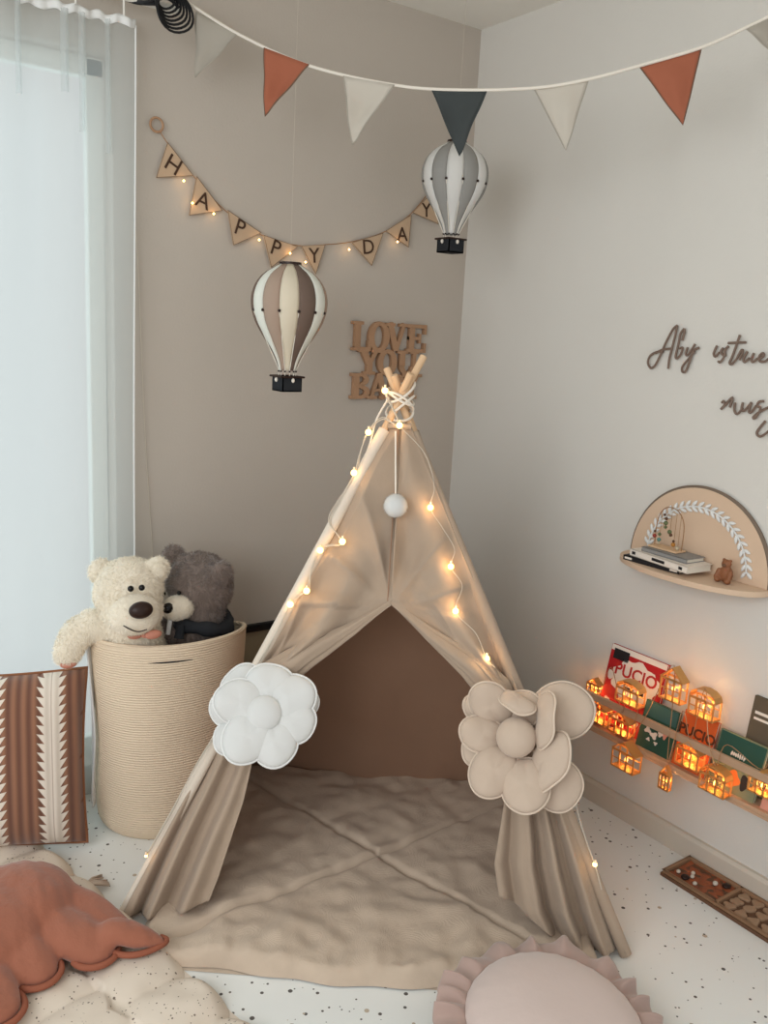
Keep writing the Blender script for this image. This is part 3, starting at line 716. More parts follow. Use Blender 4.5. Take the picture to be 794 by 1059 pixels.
c, s, n0, rt, up, fl2 = flower(534, 763, base2, 1, P2, 'taupefab', 'taupepipe', 'taupe padded fabric flower tying back the right flap of the teepee', toc(base2) + V(-.1, 0, .1))
fm = frame(n0)
b = MB(); b.ell(c + n0 * 0.018, (20.5 * s, 20.5 * s, 15 * s), fm, 28, 16); b.build('flower_centre', 'taupefab', fl2)

# ---------------------------------------------------------------- padded mat inside the teepee
U0, U1, W0, W1 = 0.075, 1.20, -0.165, 0.775
cu_, cw_ = (U0 + U1) / 2, (W0 + W1) / 2
def matf(u, v, top=True):
    uu = U0 + (U1 - U0) * u; ww = W0 + (W1 - W0) * v
    # edge waviness
    e = min(u, 1 - u, v, 1 - v)
    uu += 0.006 * math.sin(v * 31) * (1 if u in (0, 1) else 0); 
    ww += 0.012 * math.sin(u * 9.5 + .4) * (1 - v) + 0.004 * math.sin(u * 40) * (1 - v)
    edge = 1 - (1 - min(1, e / 0.035)) ** 3
    d1 = abs((u - .5) - (v - .5)); d2 = abs((u - .5) + (v - .5)); seam = 1 - 0.40 * math.exp(-(min(d1, d2) / 0.013) ** 2)
    p = V(uu * 5, ww * 5, 0)
    wr = 0.012 * noise.noise(p * 1.6) + 0.007 * noise.noise(p * 4) + 0.016 * noise.noise(V(uu * 13, ww * 3, 2)) * sm(.4, .0, v)
    wr += 0.008 * noise.noise(V(uu * 30, ww * 8, 7)) * sm(.2, .0, v)
    z = 0.004 + (0.040 * seam + wr) * edge
    return T(uu, ww, max(z, 0.003))
b = MB(); b.grid(matf, 170, 150)
b.grid(lambda u, v: T(U0 + (U1 - U0) * u, W0 + (W1 - W0) * v, 0.002), 2, 2)
pm = b.build('play_mat', 'matfab', origin=T(cu_, cw_, 0), autosharp=False)
tag(pm, 'beige linen padded mat on the floor inside the teepee, crossed by stitched seams', 'mat')
b = MB(); b.prism([onz(452, 789, .06), onz(478, 786, .06), onz(484, 792, .06), onz(466, 794, .06)], (0, 0, 0.01))
sock = b.build('paper_scrap', 'paper', origin=onz(468, 790, .05), bevel=0.002)
sock.location.z -= 0.012
tag(sock, 'small white scrap lying at the back of the mat in the teepee', 'scrap')

# ---------------------------------------------------------------- fairy lights on the teepee
fl = thing('fairy_lights', T(0, 0, 0) + V(0.0, -0.02, 0), 'string of warm round bulb fairy lights draped on the teepee poles', 'string lights')
fp = lambda px, py, d=0.03: onplane(px, py, T(0, 0, 0) + NF * d, NF)
lw = [(395, 402), (413, 441), (396, 432), (381, 447), (372, 470), (366, 489), (350, 520), (341, 540), (354, 560), (340, 566), (331, 569), (322, 590), (317, 611), (308, 617), (300, 625), (286, 655), (264, 690), (243, 730), (205, 790), (176, 840), (151, 885)]
b = MB(); pts = [fp(*p) + V(0, 0, 0.004 * math.sin(i * 2.2)) for i, p in enumerate(lw)]; b.tube(catmull(pts, 6), 0.0016, 5)
b.tube(catmull([p + V(0.006 * math.sin(i * 1.7), 0, 0.006 * math.cos(i * 2.9)) for i, p in enumerate(pts)], 6), 0.0013, 5)
rw = [(413, 441), (434, 462), (444, 480), (449, 505), (445, 525), (457, 545), (470, 568), (466, 586), (478, 606), (471, 632), (492, 655), (503, 681), (512, 690)]
b.tube(catmull([fp(*p, .040) for p in rw], 6), 0.0009, 5)
b.tube(catmull([fp(*p) for p in ((594, 826), (600, 850), (608, 875), (615, 894), (622, 920))], 6), 0.0014, 5)
b.build('wire', 'wire', fl)
def bulb(p, pw, m='bulb', r=0.0085):
    bb = MB(); bb.ell(p, r, nu=14, nv=10); o = bb.build('bulb', m, fl); lamp_in(o, p + NF * 0.016, pw, r=0.012)
    bb = MB(); q = p + V(0, 0, r * .8); bb.tube([q, q + V(0, 0, .009)], 0.0032, 8); bb.build('socket', 'wire', o)
for p in ((398, 404), (413, 440), (381, 447), (366, 489), (354, 560), (331, 569), (317, 611), (300, 625)): bulb(fp(*p, 0.034), 0.03)
for p in ((445, 525), (466, 586), (471, 632), (503, 681)): bulb(fp(*p, 0.034), 0.08, 'bulbhot')
bulb(fp(615, 894, 0.034), 0.02, r=0.006); bulb(fp(151, 885, 0.034), 0.01, r=0.004)

# ================================================================== BASKET WITH BEARS
BC = V(-1.232, -0.215, 0); BH = 0.578
ba = thing('rope_basket', BC, 'tall cream coiled rope storage basket holding two teddy bears', 'basket')
def bprof(v):
    return (1.0 - 0.10 * (1 - v) ** 1.3 + 0.02 * math.sin(v * PI * 2.2 + .6) - 0.10 * math.exp(-v / 0.03))
def bf(u, v):
    q = 2 * PI * u; k = bprof(v); h = BH * v + v ** 4 * (0.038 * math.cos(q + 1.95) - 0.012 * math.cos(2 * (q + 1.9)))
    wob = 1 + 0.012 * math.sin(3 * q + v * 4) + 0.008 * noise.noise(V(math.cos(q) * 2, math.sin(q) * 2, v * 4))
    return BC + V(0.225 * k * wob * math.cos(q), 0.185 * k * wob * math.sin(q), h + 0.002)
b = MB(); b.grid(bf, 72, 60, wrapu=True)
b.add([bf(i / 72, 0) for i in range(72)], [tuple(range(72))])
b.build('basket_body', 'basket', ba, solid=0.010, autosharp=False)
b = MB(); b.tube([bf(i / 72, 1) for i in range(72)], 0.0075, 8, closed=True); b.build('rim', 'basket', ba)
b = MB()   # slit handle
b.tube([bf(u, 0.935) + (bf(u, .935) - BC - V(0, 0, .47)).normalized() * 0.004 for u in [0.645 + 0.12 * i / 12 for i in range(13)]], [0.0005 + 0.0028 * math.sin(PI * i / 12) for i in range(13)], 8)
b.build('handle_slit', 'black', ba)
b = MB()   # hanging cloth tape at the left
ls = [bf(0.485, t) + V(-0.012 - 0.006 * math.sin(t * 5), -0.01, 0) for t in [1 - i / 20 * .85 for i in range(21)]]
for wv in (0,):
    b.grid(lambda u, v: ls[int(round(v * 20))] + V(0.004 * math.sin(v * 7 + 4 * u) - 0.01 * u, -0.028 * u, 0), 6, 20)
b.build('side_strap', 'whitefab', ba, solid=0.004, autosharp=False)

def capsule(mb, a, c, ra, rb, n=9, flat=1.0):
    a, c = Vector(a), Vector(c)
    for i in range(n):
        t = i / (n - 1); mb.ell(a.lerp(c, t), ra + (rb - ra) * t, nu=14, nv=10)
def px3(P, dx, dy, tow=0.0):
    s = (P - CP).dot(CF) / FPX; return P + CR * (dx * s) - CU * (dy * s) + (CP - P).normalized() * tow
def fur(mb, amp, fr):
    out = MB(); out.f = mb.f
    cs = sum(mb.v, V(0, 0, 0)) / len(mb.v)
    out.v = [v + (v - cs).normalized() * (amp * (noise.noise(v * fr) + 0.6 * noise.noise(v * fr * 2.3))) for v in mb.v]; return out
def furry(mb, n, L_, wd, seed, lay=0.55):
    """the body surface plus short tufts standing on it"""
    rnd = random.Random(seed); out = MB(); out.v = list(mb.v); out.f = list(mb.f); ar = []
    for f in mb.f:
        a, b_, c_ = mb.v[f[0]], mb.v[f[1]], mb.v[f[2]]; ar.append((b_ - a).cross(c_ - a).length)
    ar = np.cumsum(ar); tot = ar[-1]; vs = []; fs = []
    for i in range(n):
        f = mb.f[min(len(mb.f) - 1, int(np.searchsorted(ar, rnd.random() * tot)))]
        P_ = [mb.v[k] for k in f]; a, b_ = rnd.random(), rnd.random()
        p = P_[0].lerp(P_[1], a).lerp(P_[-1].lerp(P_[-2], a) if len(P_) > 3 else P_[2], b_)
        nn = (P_[1] - P_[0]).cross(P_[2] - P_[0])
        if nn.length < 1e-12: continue
        nn.normalize()
        t = V(noise.noise(p * 22), noise.noise(p * 22 + V(9, 0, 0)), noise.noise(p * 22 + V(0, 9, 0)) - 0.5) + V(rnd.uniform(-.5, .5), rnd.uniform(-.5, .5), rnd.uniform(-.5, .5)); t -= nn * t.dot(nn); t = t.normalized() if t.length > 1e-5 else nn.orthogonal()
        d = (nn * lay + t * (1 - lay)).normalized(); sd = d.cross(nn); sd = sd.normalized() * wd if sd.length > 1e-5 else t * wd
        l = L_ * rnd.uniform(.6, 1.15); k = len(vs); q = p - nn * 0.001
        vs += [q + sd, q - sd, q + d * l * .6 + sd * .6, q + d * l * .6 - sd * .6, q + d * l + t * l * .25]; fs += [(k, k + 1, k + 3, k + 2), (k + 2, k + 3, k + 4)]
    out.add(vs, fs); return out
# cream bear
Hc = ony(133, 613, -0.27); sc = (Hc - CP).dot(CF) / FPX
bear = thing('teddy_bear', V(Hc.x, -0.20, 0.25), 'cream teddy bear with a brown nose leaning out of the basket, arm over its rim', 'teddy bear', None)
mb = MB()
mb.ell(Hc, (35 * sc, 32 * sc, 31 * sc), nu=28, nv=18); mb.ell(px3(Hc, 1, -14), (31 * sc, 28 * sc, 22 * sc)); mb.ell(px3(Hc, 4, 20, 0.02), (31 * sc, 27 * sc, 22 * sc))
for e in ((-29, -23), (30, -25)): mb.ell(px3(Hc, e[0], e[1], -0.012), (13.5 * sc, 8 * sc, 13.5 * sc))
capsule(mb, px3(Hc, 2, 30, -.01), V(BC.x - .07, -.215, .46), .075, .085); mb.ell(V(BC.x - .075, -0.215, 0.46), (0.105, 0.10, 0.10)); mb.ell(V(BC.x - .07, -0.215, 0.38), (0.10, 0.10, 0.10))
ap = [px3(Hc, -20, 40, -0.02), px3(Hc, -38, 33, 0.01), px3(Hc, -54, 43, 0.02), px3(Hc, -63, 62, 0.02)]
for a, c_, r0, r1 in ((ap[0], ap[1], .044, .044), (ap[1], ap[2], .044, .043), (ap[2], ap[3], .043, .038)): capsule(mb, a, c_, r0, r1)
furry(fur(bake(mb, 0.006, 6), 0.002, 60), 26000, 0.010, 0.0011, 1).build('body', 'creamfur', bear, autosharp=False)
mb = MB(); mb.ell(px3(Hc, 6, 22, 0.088), (26 * sc, 18 * sc, 21 * sc), nu=24, nv=14)
furry(bake(mb, 0.005, 2), 5000, 0.006, 0.0009, 2).build('snout', 'creamfur', bear, autosharp=False)
b = MB(); b.ell(px3(Hc, 12, 17, 0.142), (12 * sc, 8 * sc, 8.5 * sc), nu=20, nv=12); b.build('nose', 'nose', bear)
b = MB(); b.tube(catmull([px3(Hc, -13, 22, 0.136), px3(Hc, -5, 32, 0.140), px3(Hc, 8, 38, 0.138), px3(Hc, 18, 36, 0.138)], 6), 0.0018, 6); b.build('mouth_stitch', 'nose', bear)
for e in ((2, -4), (13, -5)): b = MB(); b.ell(px3(Hc, e[0], e[1], 0.105), 0.0085, nu=14, nv=10); b.build('eye', 'eye', bear)
for e in ((-30, -23), (30, -25)): b = MB(); b.ell(px3(Hc, e[0] + 1, e[1] + 2, 0.012), (7.5 * sc, 3 * sc, 8 * sc), nu=16, nv=10); furry(b, 700, .006, .001, 4).build('inner_ear', 'creamfur', bear)
b = MB(); nk = px3(Hc, 16, 42, 0.07)
b.ell(nk, 0.010); b.ell(nk + CR * -0.024, (0.024, 0.010, 0.013)); b.ell(nk + CR * 0.024, (0.024, 0.010, 0.013)); b.build('ribbon_bow', 'ribbon', bear)
b = MB(); b.ell(ap[3] + V(-0.002, -.016, -.024), (0.024, 0.018, 0.014)); b.build('paw_pad', 'ribbon', bear, autosharp=False)['label'] = 'brown paw pad'
# grey bear
Hg = ony(208, 606, -0.235); sg_ = (Hg - CP).dot(CF) / FPX
gb = thing('teddy_bear', V(Hg.x, -0.2, 0.25), 'dark grey-brown teddy bear with a black scarf, leaning its head on the cream bear', 'teddy bear', None)
mb = MB()
mb.ell(Hg, (32 * sg_, 30 * sg_, 34 * sg_), nu=28, nv=18); mb.ell(px3(Hg, -6, -6, 0.01), (29 * sg_, 27 * sg_, 28 * sg_))
for e in ((-29, -30), (20, -13)): mb.ell(px3(Hg, e[0], e[1], 0.0 if e[0] < 0 else 0.05), (12 * sg_, 8 * sg_, 13 * sg_))
capsule(mb, px3(Hg, -2, 28, -.01), V(BC.x + .08, -.21, .46), .075, .085); mb.ell(V(BC.x + .085, -0.21, 0.47), (0.10, 0.10, 0.10)); mb.ell(V(BC.x + .08, -0.21, 0.38), (0.10, 0.10, 0.10))
capsule(mb, px3(Hg, -10, 46, 0.03), px3(Hg, -36, 44, 0.06), .036, .034)
furry(fur(bake(mb, 0.006, 6), 0.005, 55), 26000, 0.013, 0.0012, 3, .6).build('body', 'greyfur', gb, autosharp=False)
mb = MB(); mb.ell(px3(Hg, -23, 22, 0.085), (17 * sg_, 12 * sg_, 13 * sg_), nu=20, nv=12); furry(bake(mb, .005, 2), 2500, .006, .0009, 5).build('snout', 'creamfur', gb, autosharp=False)['label'] = 'cream white snout'
b = MB(); b.ell(px3(Hg, -32, 22, 0.118), (6.5 * sg_, 5 * sg_, 5.5 * sg_)); b.build('nose', 'eye', gb)
for e in ((-22, 7), (-38, 8)): b = MB(); b.ell(px3(Hg, e[0], e[1], 0.098 if e[0] > -30 else .05), 0.0065, nu=12, nv=8); b.build('eye', 'eye', gb)
b = MB(); nk = px3(Hg, -1, 36, 0.0)
sp_ = [nk + V(0.083 * math.cos(q), 0.088 * math.sin(q), 0.010 * math.sin(q * 2)) for q in (2 * PI * i / 24 for i in range(24))]
b.tube(sp_, [0.020 + 0.004 * math.sin(i * 1.9) for i in range(24)], 10, closed=True)
b.tube(catmull([px3(Hg, -20, 38, .10), px3(Hg, -22, 52, .10)], 4), [0.014] * 4 + [0.016], 8)
b.build('scarf', 'scarf', gb)
b = MB(); b.tube(catmull([px3(Hg, -31, 34, .105), px3(Hg, -33, 48, .100)], 4), 0.007, 8); b.build('white_trim', 'whitefab', gb)

# ================================================================== BROWN STRIPED CUSHION
pcn = V(-1.722, -0.165, 0.268); pn = V(-0.34, -0.94, 0.24).normalized(); pr_ = V(0, 0, 1).cross(-pn).normalized() * 1; pr_ = pn.cross(V(0, 0, 1)).normalized() * -1; pu = pn.cross(pr_).normalized()
if pr_.x < 0: pr_ = -pr_
if pu.z < 0: pu = -pu
HS = 0.248
def cushf(sgn):
    def f(u, v):
        x, y = 2 * u - 1, 2 * v - 1
        px_ = x * (1 - 0.05 * (1 - y * y) * abs(x)); py_ = y * (1 - 0.05 * (1 - x * x) * abs(y))
        h = 0.085 * (max(0, 1 - x ** 4) ** .55) * (max(0, 1 - y ** 4) ** .55) + 0.004 * noise.noise(V(x * 2, y * 2, 0))
        return pcn + pr_ * (HS * px_) + pu * (HS * py_) + pn * (sgn * h)
    return f
b = MB(); b.grid(cushf(1), 60, 60); b.grid(cushf(-1), 60, 60)
uvf = lambda p: ((p - pcn).dot(pr_) / (2 * HS) + 0.5, (p - pcn).dot(pu) / (2 * HS) + 0.5)
cu = thing('striped_cushion', V(pcn.x, pcn.y, 0), 'brown knitted square cushion with toothed cream bands, leaning on the curtain', 'cushion')
b.build('cover', 'stripe', cu, uvfn=uvf, autosharp=False)
b = MB(); rim = [cushf(1)(i / 20, 0) for i in range(20)] + [cushf(1)(1, i / 20) for i in range(20)] + [cushf(1)(1 - i / 20, 1) for i in range(20)] + [cushf(1)(0, 1 - i / 20) for i in range(20)]
b.tube(rim, 0.005, 6, closed=True); b.build('piping', 'toffee', cu)

# ================================================================== DOTTED QUILT
qo = V(-1.66, 0.0, 0); qe = V(0.215, -0.977, 0).normalized(); qi = V(-0.977, -0.215, 0).normalized(); QL, QW = 1.62, 1.15
QS = 0.09
NSC = 9
def quf(u, v):
    s_ = QS + (QL - QS) * u; t_ = QW * v
    sc_ = 0.030 * abs(math.sin(PI * NSC * u)) ** 0.6
    off = -sc_ * (1 - v) + 0.02 * (1 - v)
    base = qo + qe * s_ + qi * (t_ + off)
    # puffy cells fanning from the edge, in a shifted scale pattern
    cu_, cv_ = u * NSC, v * 6.0
    row = math.floor(cv_); fx = (cu_ + (0.5 if row % 2 else 0)) % 1.0; fy = cv_ - row
    d = math.sqrt(((fx - .5) / .5) ** 2 * .8 + (fy - .45) ** 2 * 1.6)
    puff = 1 - min(1.0, d) ** 2.6
    edge = 1 - (1 - min(1, min(v / 0.035, u / 0.03, (1 - u) / .03))) ** 2
    z = 0.014 + 0.026 * puff + 0.010 * noise.noise(base * 6) + 0.004 * noise.noise(base * 19)
    return V(base.x, base.y, max(0.003, z * edge + 0.003))
b = MB(); b.grid(quf, 230, 170); b.grid(lambda u, v: qo + qe * (QS + (QL - QS) * u) + qi * (QW * v) + V(0, 0, 0.001), 2, 2)
qm = thing('quilted_rug', qo + qe * 0.8 + qi * 0.5, 'cream padded quilt with small dots and scalloped edge on the floor at left', 'rug')
b.build('quilt', 'quilt', qm, autosharp=False)
def tassel(p, d):
    b = MB(); p = Vector(p); d = Vector(d).normalized(); sd = V(0, 0, 1).cross(d)
    b.ell(p, (0.016, 0.016, 0.014), nu=12, nv=8)
    for k in range(26):
        a = random.uniform(-.5, .5); h = random.uniform(-.3, .3)
        b.tube([p, p + d * 0.03 + sd * a * 0.03 + V(0, 0, .006 + h * .012), p + d * 0.062 + sd * a * 0.055 + V(0, 0, h * .016 - .004)], [0.004, 0.003, 0.002], 5)
    b.build('tassel', 'taupefab', qm, autosharp=False)
tassel(onz(24, 846, 0.022), (0.9, .4, 0)); tassel(onz(86, 918, 0.018), (1, .1, 0))

# ================================================================== RUST LEAF CUSHION
lc = thing('leaf_cushion', onz(20, 980, 0.05), 'rust cotton cushion shaped like a lobed leaf, lying on the dotted quilt', 'cushion')
mb = MB(); zq = 0.065
def lobe(p0, p1, r0, r1, flat=0.62):
    a = onz(*p0, zq + (0.03 if r0 > .035 else .004)); c = onz(*p1, zq)
    for i in range(12):
        t = i / 11; rr = r0 + (r1 - r0) * t + 0.012 * math.sin(PI * t); p = a.lerp(c, t); mb.ell(p, (rr, rr, rr * flat), nu=18, nv=12)
cc = onz(16, 936, 0.10); mb.ell(cc, (0.14, 0.14, 0.075), nu=30, nv=18); mb.ell(onz(-40, 960, .10), (0.2, 0.18, 0.085), nu=30, nv=18)
lob = [((60, 928), (124, 961), .050, .034), ((118, 962), (166, 974), .036, .012), ((48, 950), (98, 982), .058, .046), ((4, 975), (38, 1003), .058, .046), ((-40, 985), (-4, 1042), .065, .050), ((-80, 960), (-60, 1060), .065, .055)]
for a, c_, r0, r1 in lob: lobe(a, c_, r0, r1)
def drape(mb_):
    for i, v in enumerate(mb_.v):
        q = v.copy(); d = 0.008 * noise.noise(V(q.x * 9, q.y * 9, 3)) + 0.004 * noise.noise(V(q.x * 45, q.y * 14, 5)); mb_.v[i] = q + V(0, 0, d)
    return mb_
lb = drape(bake(mb, 0.007, 5))
lb.build('body', 'rust', lc, autosharp=False)
for (a, c_, r0, r1), n_ in zip(lob[2:5], range(1, 4)):      # piping round the lobe tips
    A_ = onz(*a, zq + .03); C_ = onz(*c_, zq); d = (C_ - A_); d.z = 0; d = d.normalized(); sd = V(-d.y, d.x, 0); pts = []
    for i in range(17):
        q = -PI * .62 + PI * 1.24 * i / 16; rr = r1 + 0.006; ex = 0.062 if n_ == 0 else 0; pts.append(V(C_.x, C_.y, zq - 0.006) + d * ((rr + ex * max(0, math.cos(q)) ** 3) * math.cos(q)) + sd * (rr * math.sin(q)))
    b = MB(); b.tube(pts, 0.0075, 8); b.build('piping', 'rustpipe', lc)

b = MB(); b.tube(catmull([onz(x, y, zq - .004) for x, y in ((98, 968), (108, 980), (124, 987), (142, 987), (160, 981), (172, 973), (166, 969))], 6), 0.0075, 8); b.build('piping', 'rustpipe', lc)

# ================================================================== RUFFLED CUSHION
rc = onz(574, 1062, 0.09); RR = 0.192
ru = thing('ruffled_cushion', V(rc.x, rc.y, 0.04), 'round blush cushion with a dusky frill, on the floor before the teepee', 'cushion')
tilt = Matrix.Rotation(0.10, 3, 'X')
def rcf(sgn):
    def f(u, v):
        q = 2 * PI * u; r = v; h = 0.070 * (max(0, 1 - r ** 2.6)) ** 0.6
        p = V(RR * r * math.cos(q), RR * r * math.sin(q), sgn * h * (1 if sgn > 0 else .75) + 0.002 * math.sin(q * 26) * r ** 6)
        p.z += 0.004 * noise.noise(V(p.x * 8, p.y * 8, sgn))
        return rc + tilt @ p
    return f
b = MB(); b.grid(rcf(1), 80, 24, wrapu=True); b.grid(rcf(-1), 80, 24, wrapu=True); b.build('cover', 'blush', ru, autosharp=False)
def frill(u, v):
    q = 2 * PI * u; ph = 20 * q + 2.0 * math.sin(3 * q) + 1.6 * math.sin(5 * q + 1)
    r = RR * 0.985 + 0.062 * v * (1 + 0.07 * math.sin(3 * q + 1) + 0.05 * math.sin(ph * .5)); a = 0.015 * v ** 0.6
    z = 0.002 + 0.020 * v * (1 - v) + a * (math.sin(ph) + .2 * math.sin(2.3 * ph)) + 0.012 * v * math.sin(3 * q)
    qq = q + 0.020 * v * math.cos(ph) 
    return rc + tilt @ V(r * math.cos(qq), r * math.sin(qq), z - 0.012 * v * v)
b = MB(); b.grid(frill, 700, 12, wrapu=True); b.build('frill', 'blushfrill', ru, solid=0.003, autosharp=False)

# ================================================================== WOODEN TRAY ON THE FLOOR
ty0, ty1, tx0, tx1 = -1.246, -1.86, -0.152, -0.022
tr = thing('sorting_tray', V((tx0 + tx1) / 2, -1.5, 0), 'narrow brown wooden compartment tray on the floor along the skirting board', 'tray')
b = MB(); b.box((tx0, ty1, 0.001), (tx1, ty0, 0.007)); b.build('tray_base', 'tray', tr, smooth=False)
b = MB(); rim_h = 0.02
for lo, hi in (((tx0, ty1), (tx0 + .009, ty0)), ((tx1 - .009, ty1), (tx1, ty0)), ((tx0, ty0 - .009), (tx1, ty0)), ((tx0, ty1), (tx1, ty1 + .009)), ((tx0, -1.424), (tx1, -1.414)), ((tx0, -1.615), (tx1, -1.605))):
    b.box((lo[0], lo[1], 0.004), (hi[0], hi[1], rim_h))
b.build('rim', 'tray', tr, smooth=False, bevel=0.002)
b = MB(); b.box((tx0 - 0.003, ty1 - .003, 0.0005), (tx1 + 0.003, ty0 + .003, 0.010)); b.build('dark_underside', 'traydark', tr, smooth=False)
b = MB()
def rough_(u, v): x = tx0 + .010 + (tx1 - tx0 - .02) * u; y = -1.258 - 0.152 * v; return V(x, y, 0.009 + 0.005 * noise.noise(V(x * 60, y * 60, 1)) + .002)
b.grid(rough_, 40, 50); tag(b.build('chestnut_shavings', 'redwood', origin=V(-.08, -1.33, .008)), 'reddish brown loose filling in the first tray compartment', 'filling', kind='stuff')
random.seed(3)
for k, (fx, fy) in enumerate(((.22, .12), (.35, .36), (.15, .52), (.62, .72), (.50, .30))):
    p = V(tx0 + .010 + (tx1 - tx0 - .02) * fx, -1.258 - .152 * fy, 0.0185)
    b = MB(); rr = 0.0065 if k != 3 else 0.008; b.ell(p, (rr, rr * .9, rr * .8), nu=14, nv=10)
    o = b.build('white_pebble', 'skirt', origin=p - V(0, 0, rr * .8)); tag(o, 'small white pebble on the reddish filling of the floor tray', 'pebble', 'white pebbles in the floor tray')
for k, (fx, fy) in enumerate(((.18, .28), (.82, .9))):
    p = V(tx0 + .012 + (tx1 - tx0 - .024) * fx, -1.262 - .142 * fy, 0.016)
    b = MB(); b.ell(p, (.013, .012, .006), nu=14, nv=8); o = b.build('dark_pod', 'nose', origin=p)
    tag(o, ('dark oval pod at the near corner of the reddish tray filling', 'dark oval pod at the far corner of the reddish tray filling')[k], 'pod')
random.seed(9)
for iy in range(10):
    for ix in range(3):
        x = tx0 + 0.029 + 0.036 * ix + random.uniform(-.002, .002); y = -1.446 - 0.037 * iy - (0.0 if iy < 5 else 0.012)
        if y < -1.84 or -1.632 < y < -1.588: continue
        a0 = random.uniform(0, 6); n_ = 26; R0 = 0.0155; lb_ = random.choice((3, 3, 4, 2))
        poly = [V(x + R0 * (1 + .22 * math.cos(lb_ * q + a0)) * math.cos(q), y + R0 * (1 + .22 * math.cos(lb_ * q + a0)) * math.sin(q), 0.0075) for q in (2 * PI * i / n_ for i in range(n_))]
        b = MB(); b.prism(poly, (0, 0, 0.009)); o = b.build('puzzle_piece', 'puzzle', origin=V(x, y, 0.0075), bevel=0.002)
        tag(o, 'pale wooden curvy puzzle piece lying in the floor tray', 'puzzle piece', 'wooden puzzle pieces in the floor tray')

# ================================================================== BOOK LEDGE
LY0, LY1 = -0.862, -2.05; LX = -0.105; LZ = 0.312
led = thing('book_ledge', V(-0.05, -1.3, LZ - 0.012), 'long pale wooden book ledge with a front rail on the right wall', 'shelf')
b = MB(); b.box((LX, LY1, LZ - 0.012), (0, LY0, LZ)); b.build('ledge_board', 'ledgewood', led, smooth=False, bevel=0.0015)
b = MB(); b.box((LX - 0.012, LY1, 0.398), (LX, LY0 + .004, 0.420)); b.build('front_rail', 'ledgewood', led, smooth=False, bevel=0.002)
b = MB(); b.box((LX - 0.012, LY0 - .008, LZ - .012), (LX, LY0 + .004, 0.40)); b.box((LX, LY0 - .010, LZ - .012), (0, LY0 + .004, .352)); b.build('end_piece', 'ledgewood', led, smooth=False, bevel=0.0015)
b = MB(); b.box((LX, LY1, LZ - 0.02), (LX + .012, LY0, LZ - .012)); b.build('lower_lip', 'ledgewood', led, smooth=False)

def book(name, y0, y1, zt, xb, xt, th, cover, label, deco=None, z0=LZ, paper=True):
    """book leaning back: foot of its front cover at xb, top at xt; y0 left, y1 right"""
    root = thing(name, V(xb + .01, (y0 + y1) / 2, z0), label, 'book')
    h = zt - z0; d = V(xt - xb, 0, h); L_ = d.length; up = d.normalized(); n_ = V(up.z, 0, -up.x)  # n_ points to the wall
    P_ = lambda s, t, q: V(xb, y0 + (y1 - y0) * s, z0) + up * (L_ * t) + n_ * q
    for q0, q1, nm in ((0, .002, 'front_cover'), (th - .002, th, 'back_cover')):
        b = MB(); b.prism([P_(0, 0, q0), P_(1, 0, q0), P_(1, 1, q0), P_(0, 1, q0)], n_ * (q1 - q0)); b.build(nm, cover, root, smooth=False)
    b = MB(); b.prism([P_(.012, .012, .002), P_(.985, .012, .002), P_(.985, .988, .002), P_(.012, .988, .002)], n_ * (th - .004)); b.build('pages', 'paper', root, smooth=False)
    b = MB(); b.prism([P_(0, 0, 0), P_(0.006, 0, 0), P_(0.006, 1, 0), P_(0, 1, 0)], n_ * th); b.build('spine', cover, root, smooth=False)
    if deco: deco(root, P_, up, n_)
    return root
def shape(root, P_, pts, m, name, off=-0.0008):
    b = MB(); pp = [P_(s, t, off) for s, t in pts]; n_ = (P_(0, 0, 1) - P_(0, 0, 0)); b.prism(pp, n_ * 0.0006); return b.build(name, m, root, smooth=False)
def blobpts(cx, cy, rx, ry, n_=24, wob=0.15, ph=0, k=5): return [(cx + rx * (1 + wob * math.sin(k * q + ph)) * math.cos(q), cy + ry * (1 + wob * math.sin(k * q + ph)) * math.sin(q)) for q in (2 * PI * i / n_ for i in range(n_))]
for k_, c_ in (('red', (176, 30, 34)), ('bkwhite', (232, 222, 210)), ('bgreen', (40, 78, 66)), ('borange', (206, 92, 40)), ('bsage', (128, 130, 100)), ('bdark', (96, 84, 68)), ('bblack', (34, 32, 34)), ('bgrey', (142, 140, 138)), ('btitle', (178, 40, 36)), ('bteal', (60, 100, 96)), ('bpink', (214, 150, 130)), ('bnavy', (44, 48, 60)), ('borange2', (232, 130, 62)), ('bbrown', (92, 50, 30))):
    M[k_] = mat('cover_' + k_, c_, 0.55)
def title(root, P_, up, txt, s, t, size, m, bold=0.0):
    text_mb(txt, size, P_(s, t, -0.0014), P_(1, 0, 0) - P_(0, 0, 0), up, 0.0004, bold=bold).build('title', m, root, smooth=False)
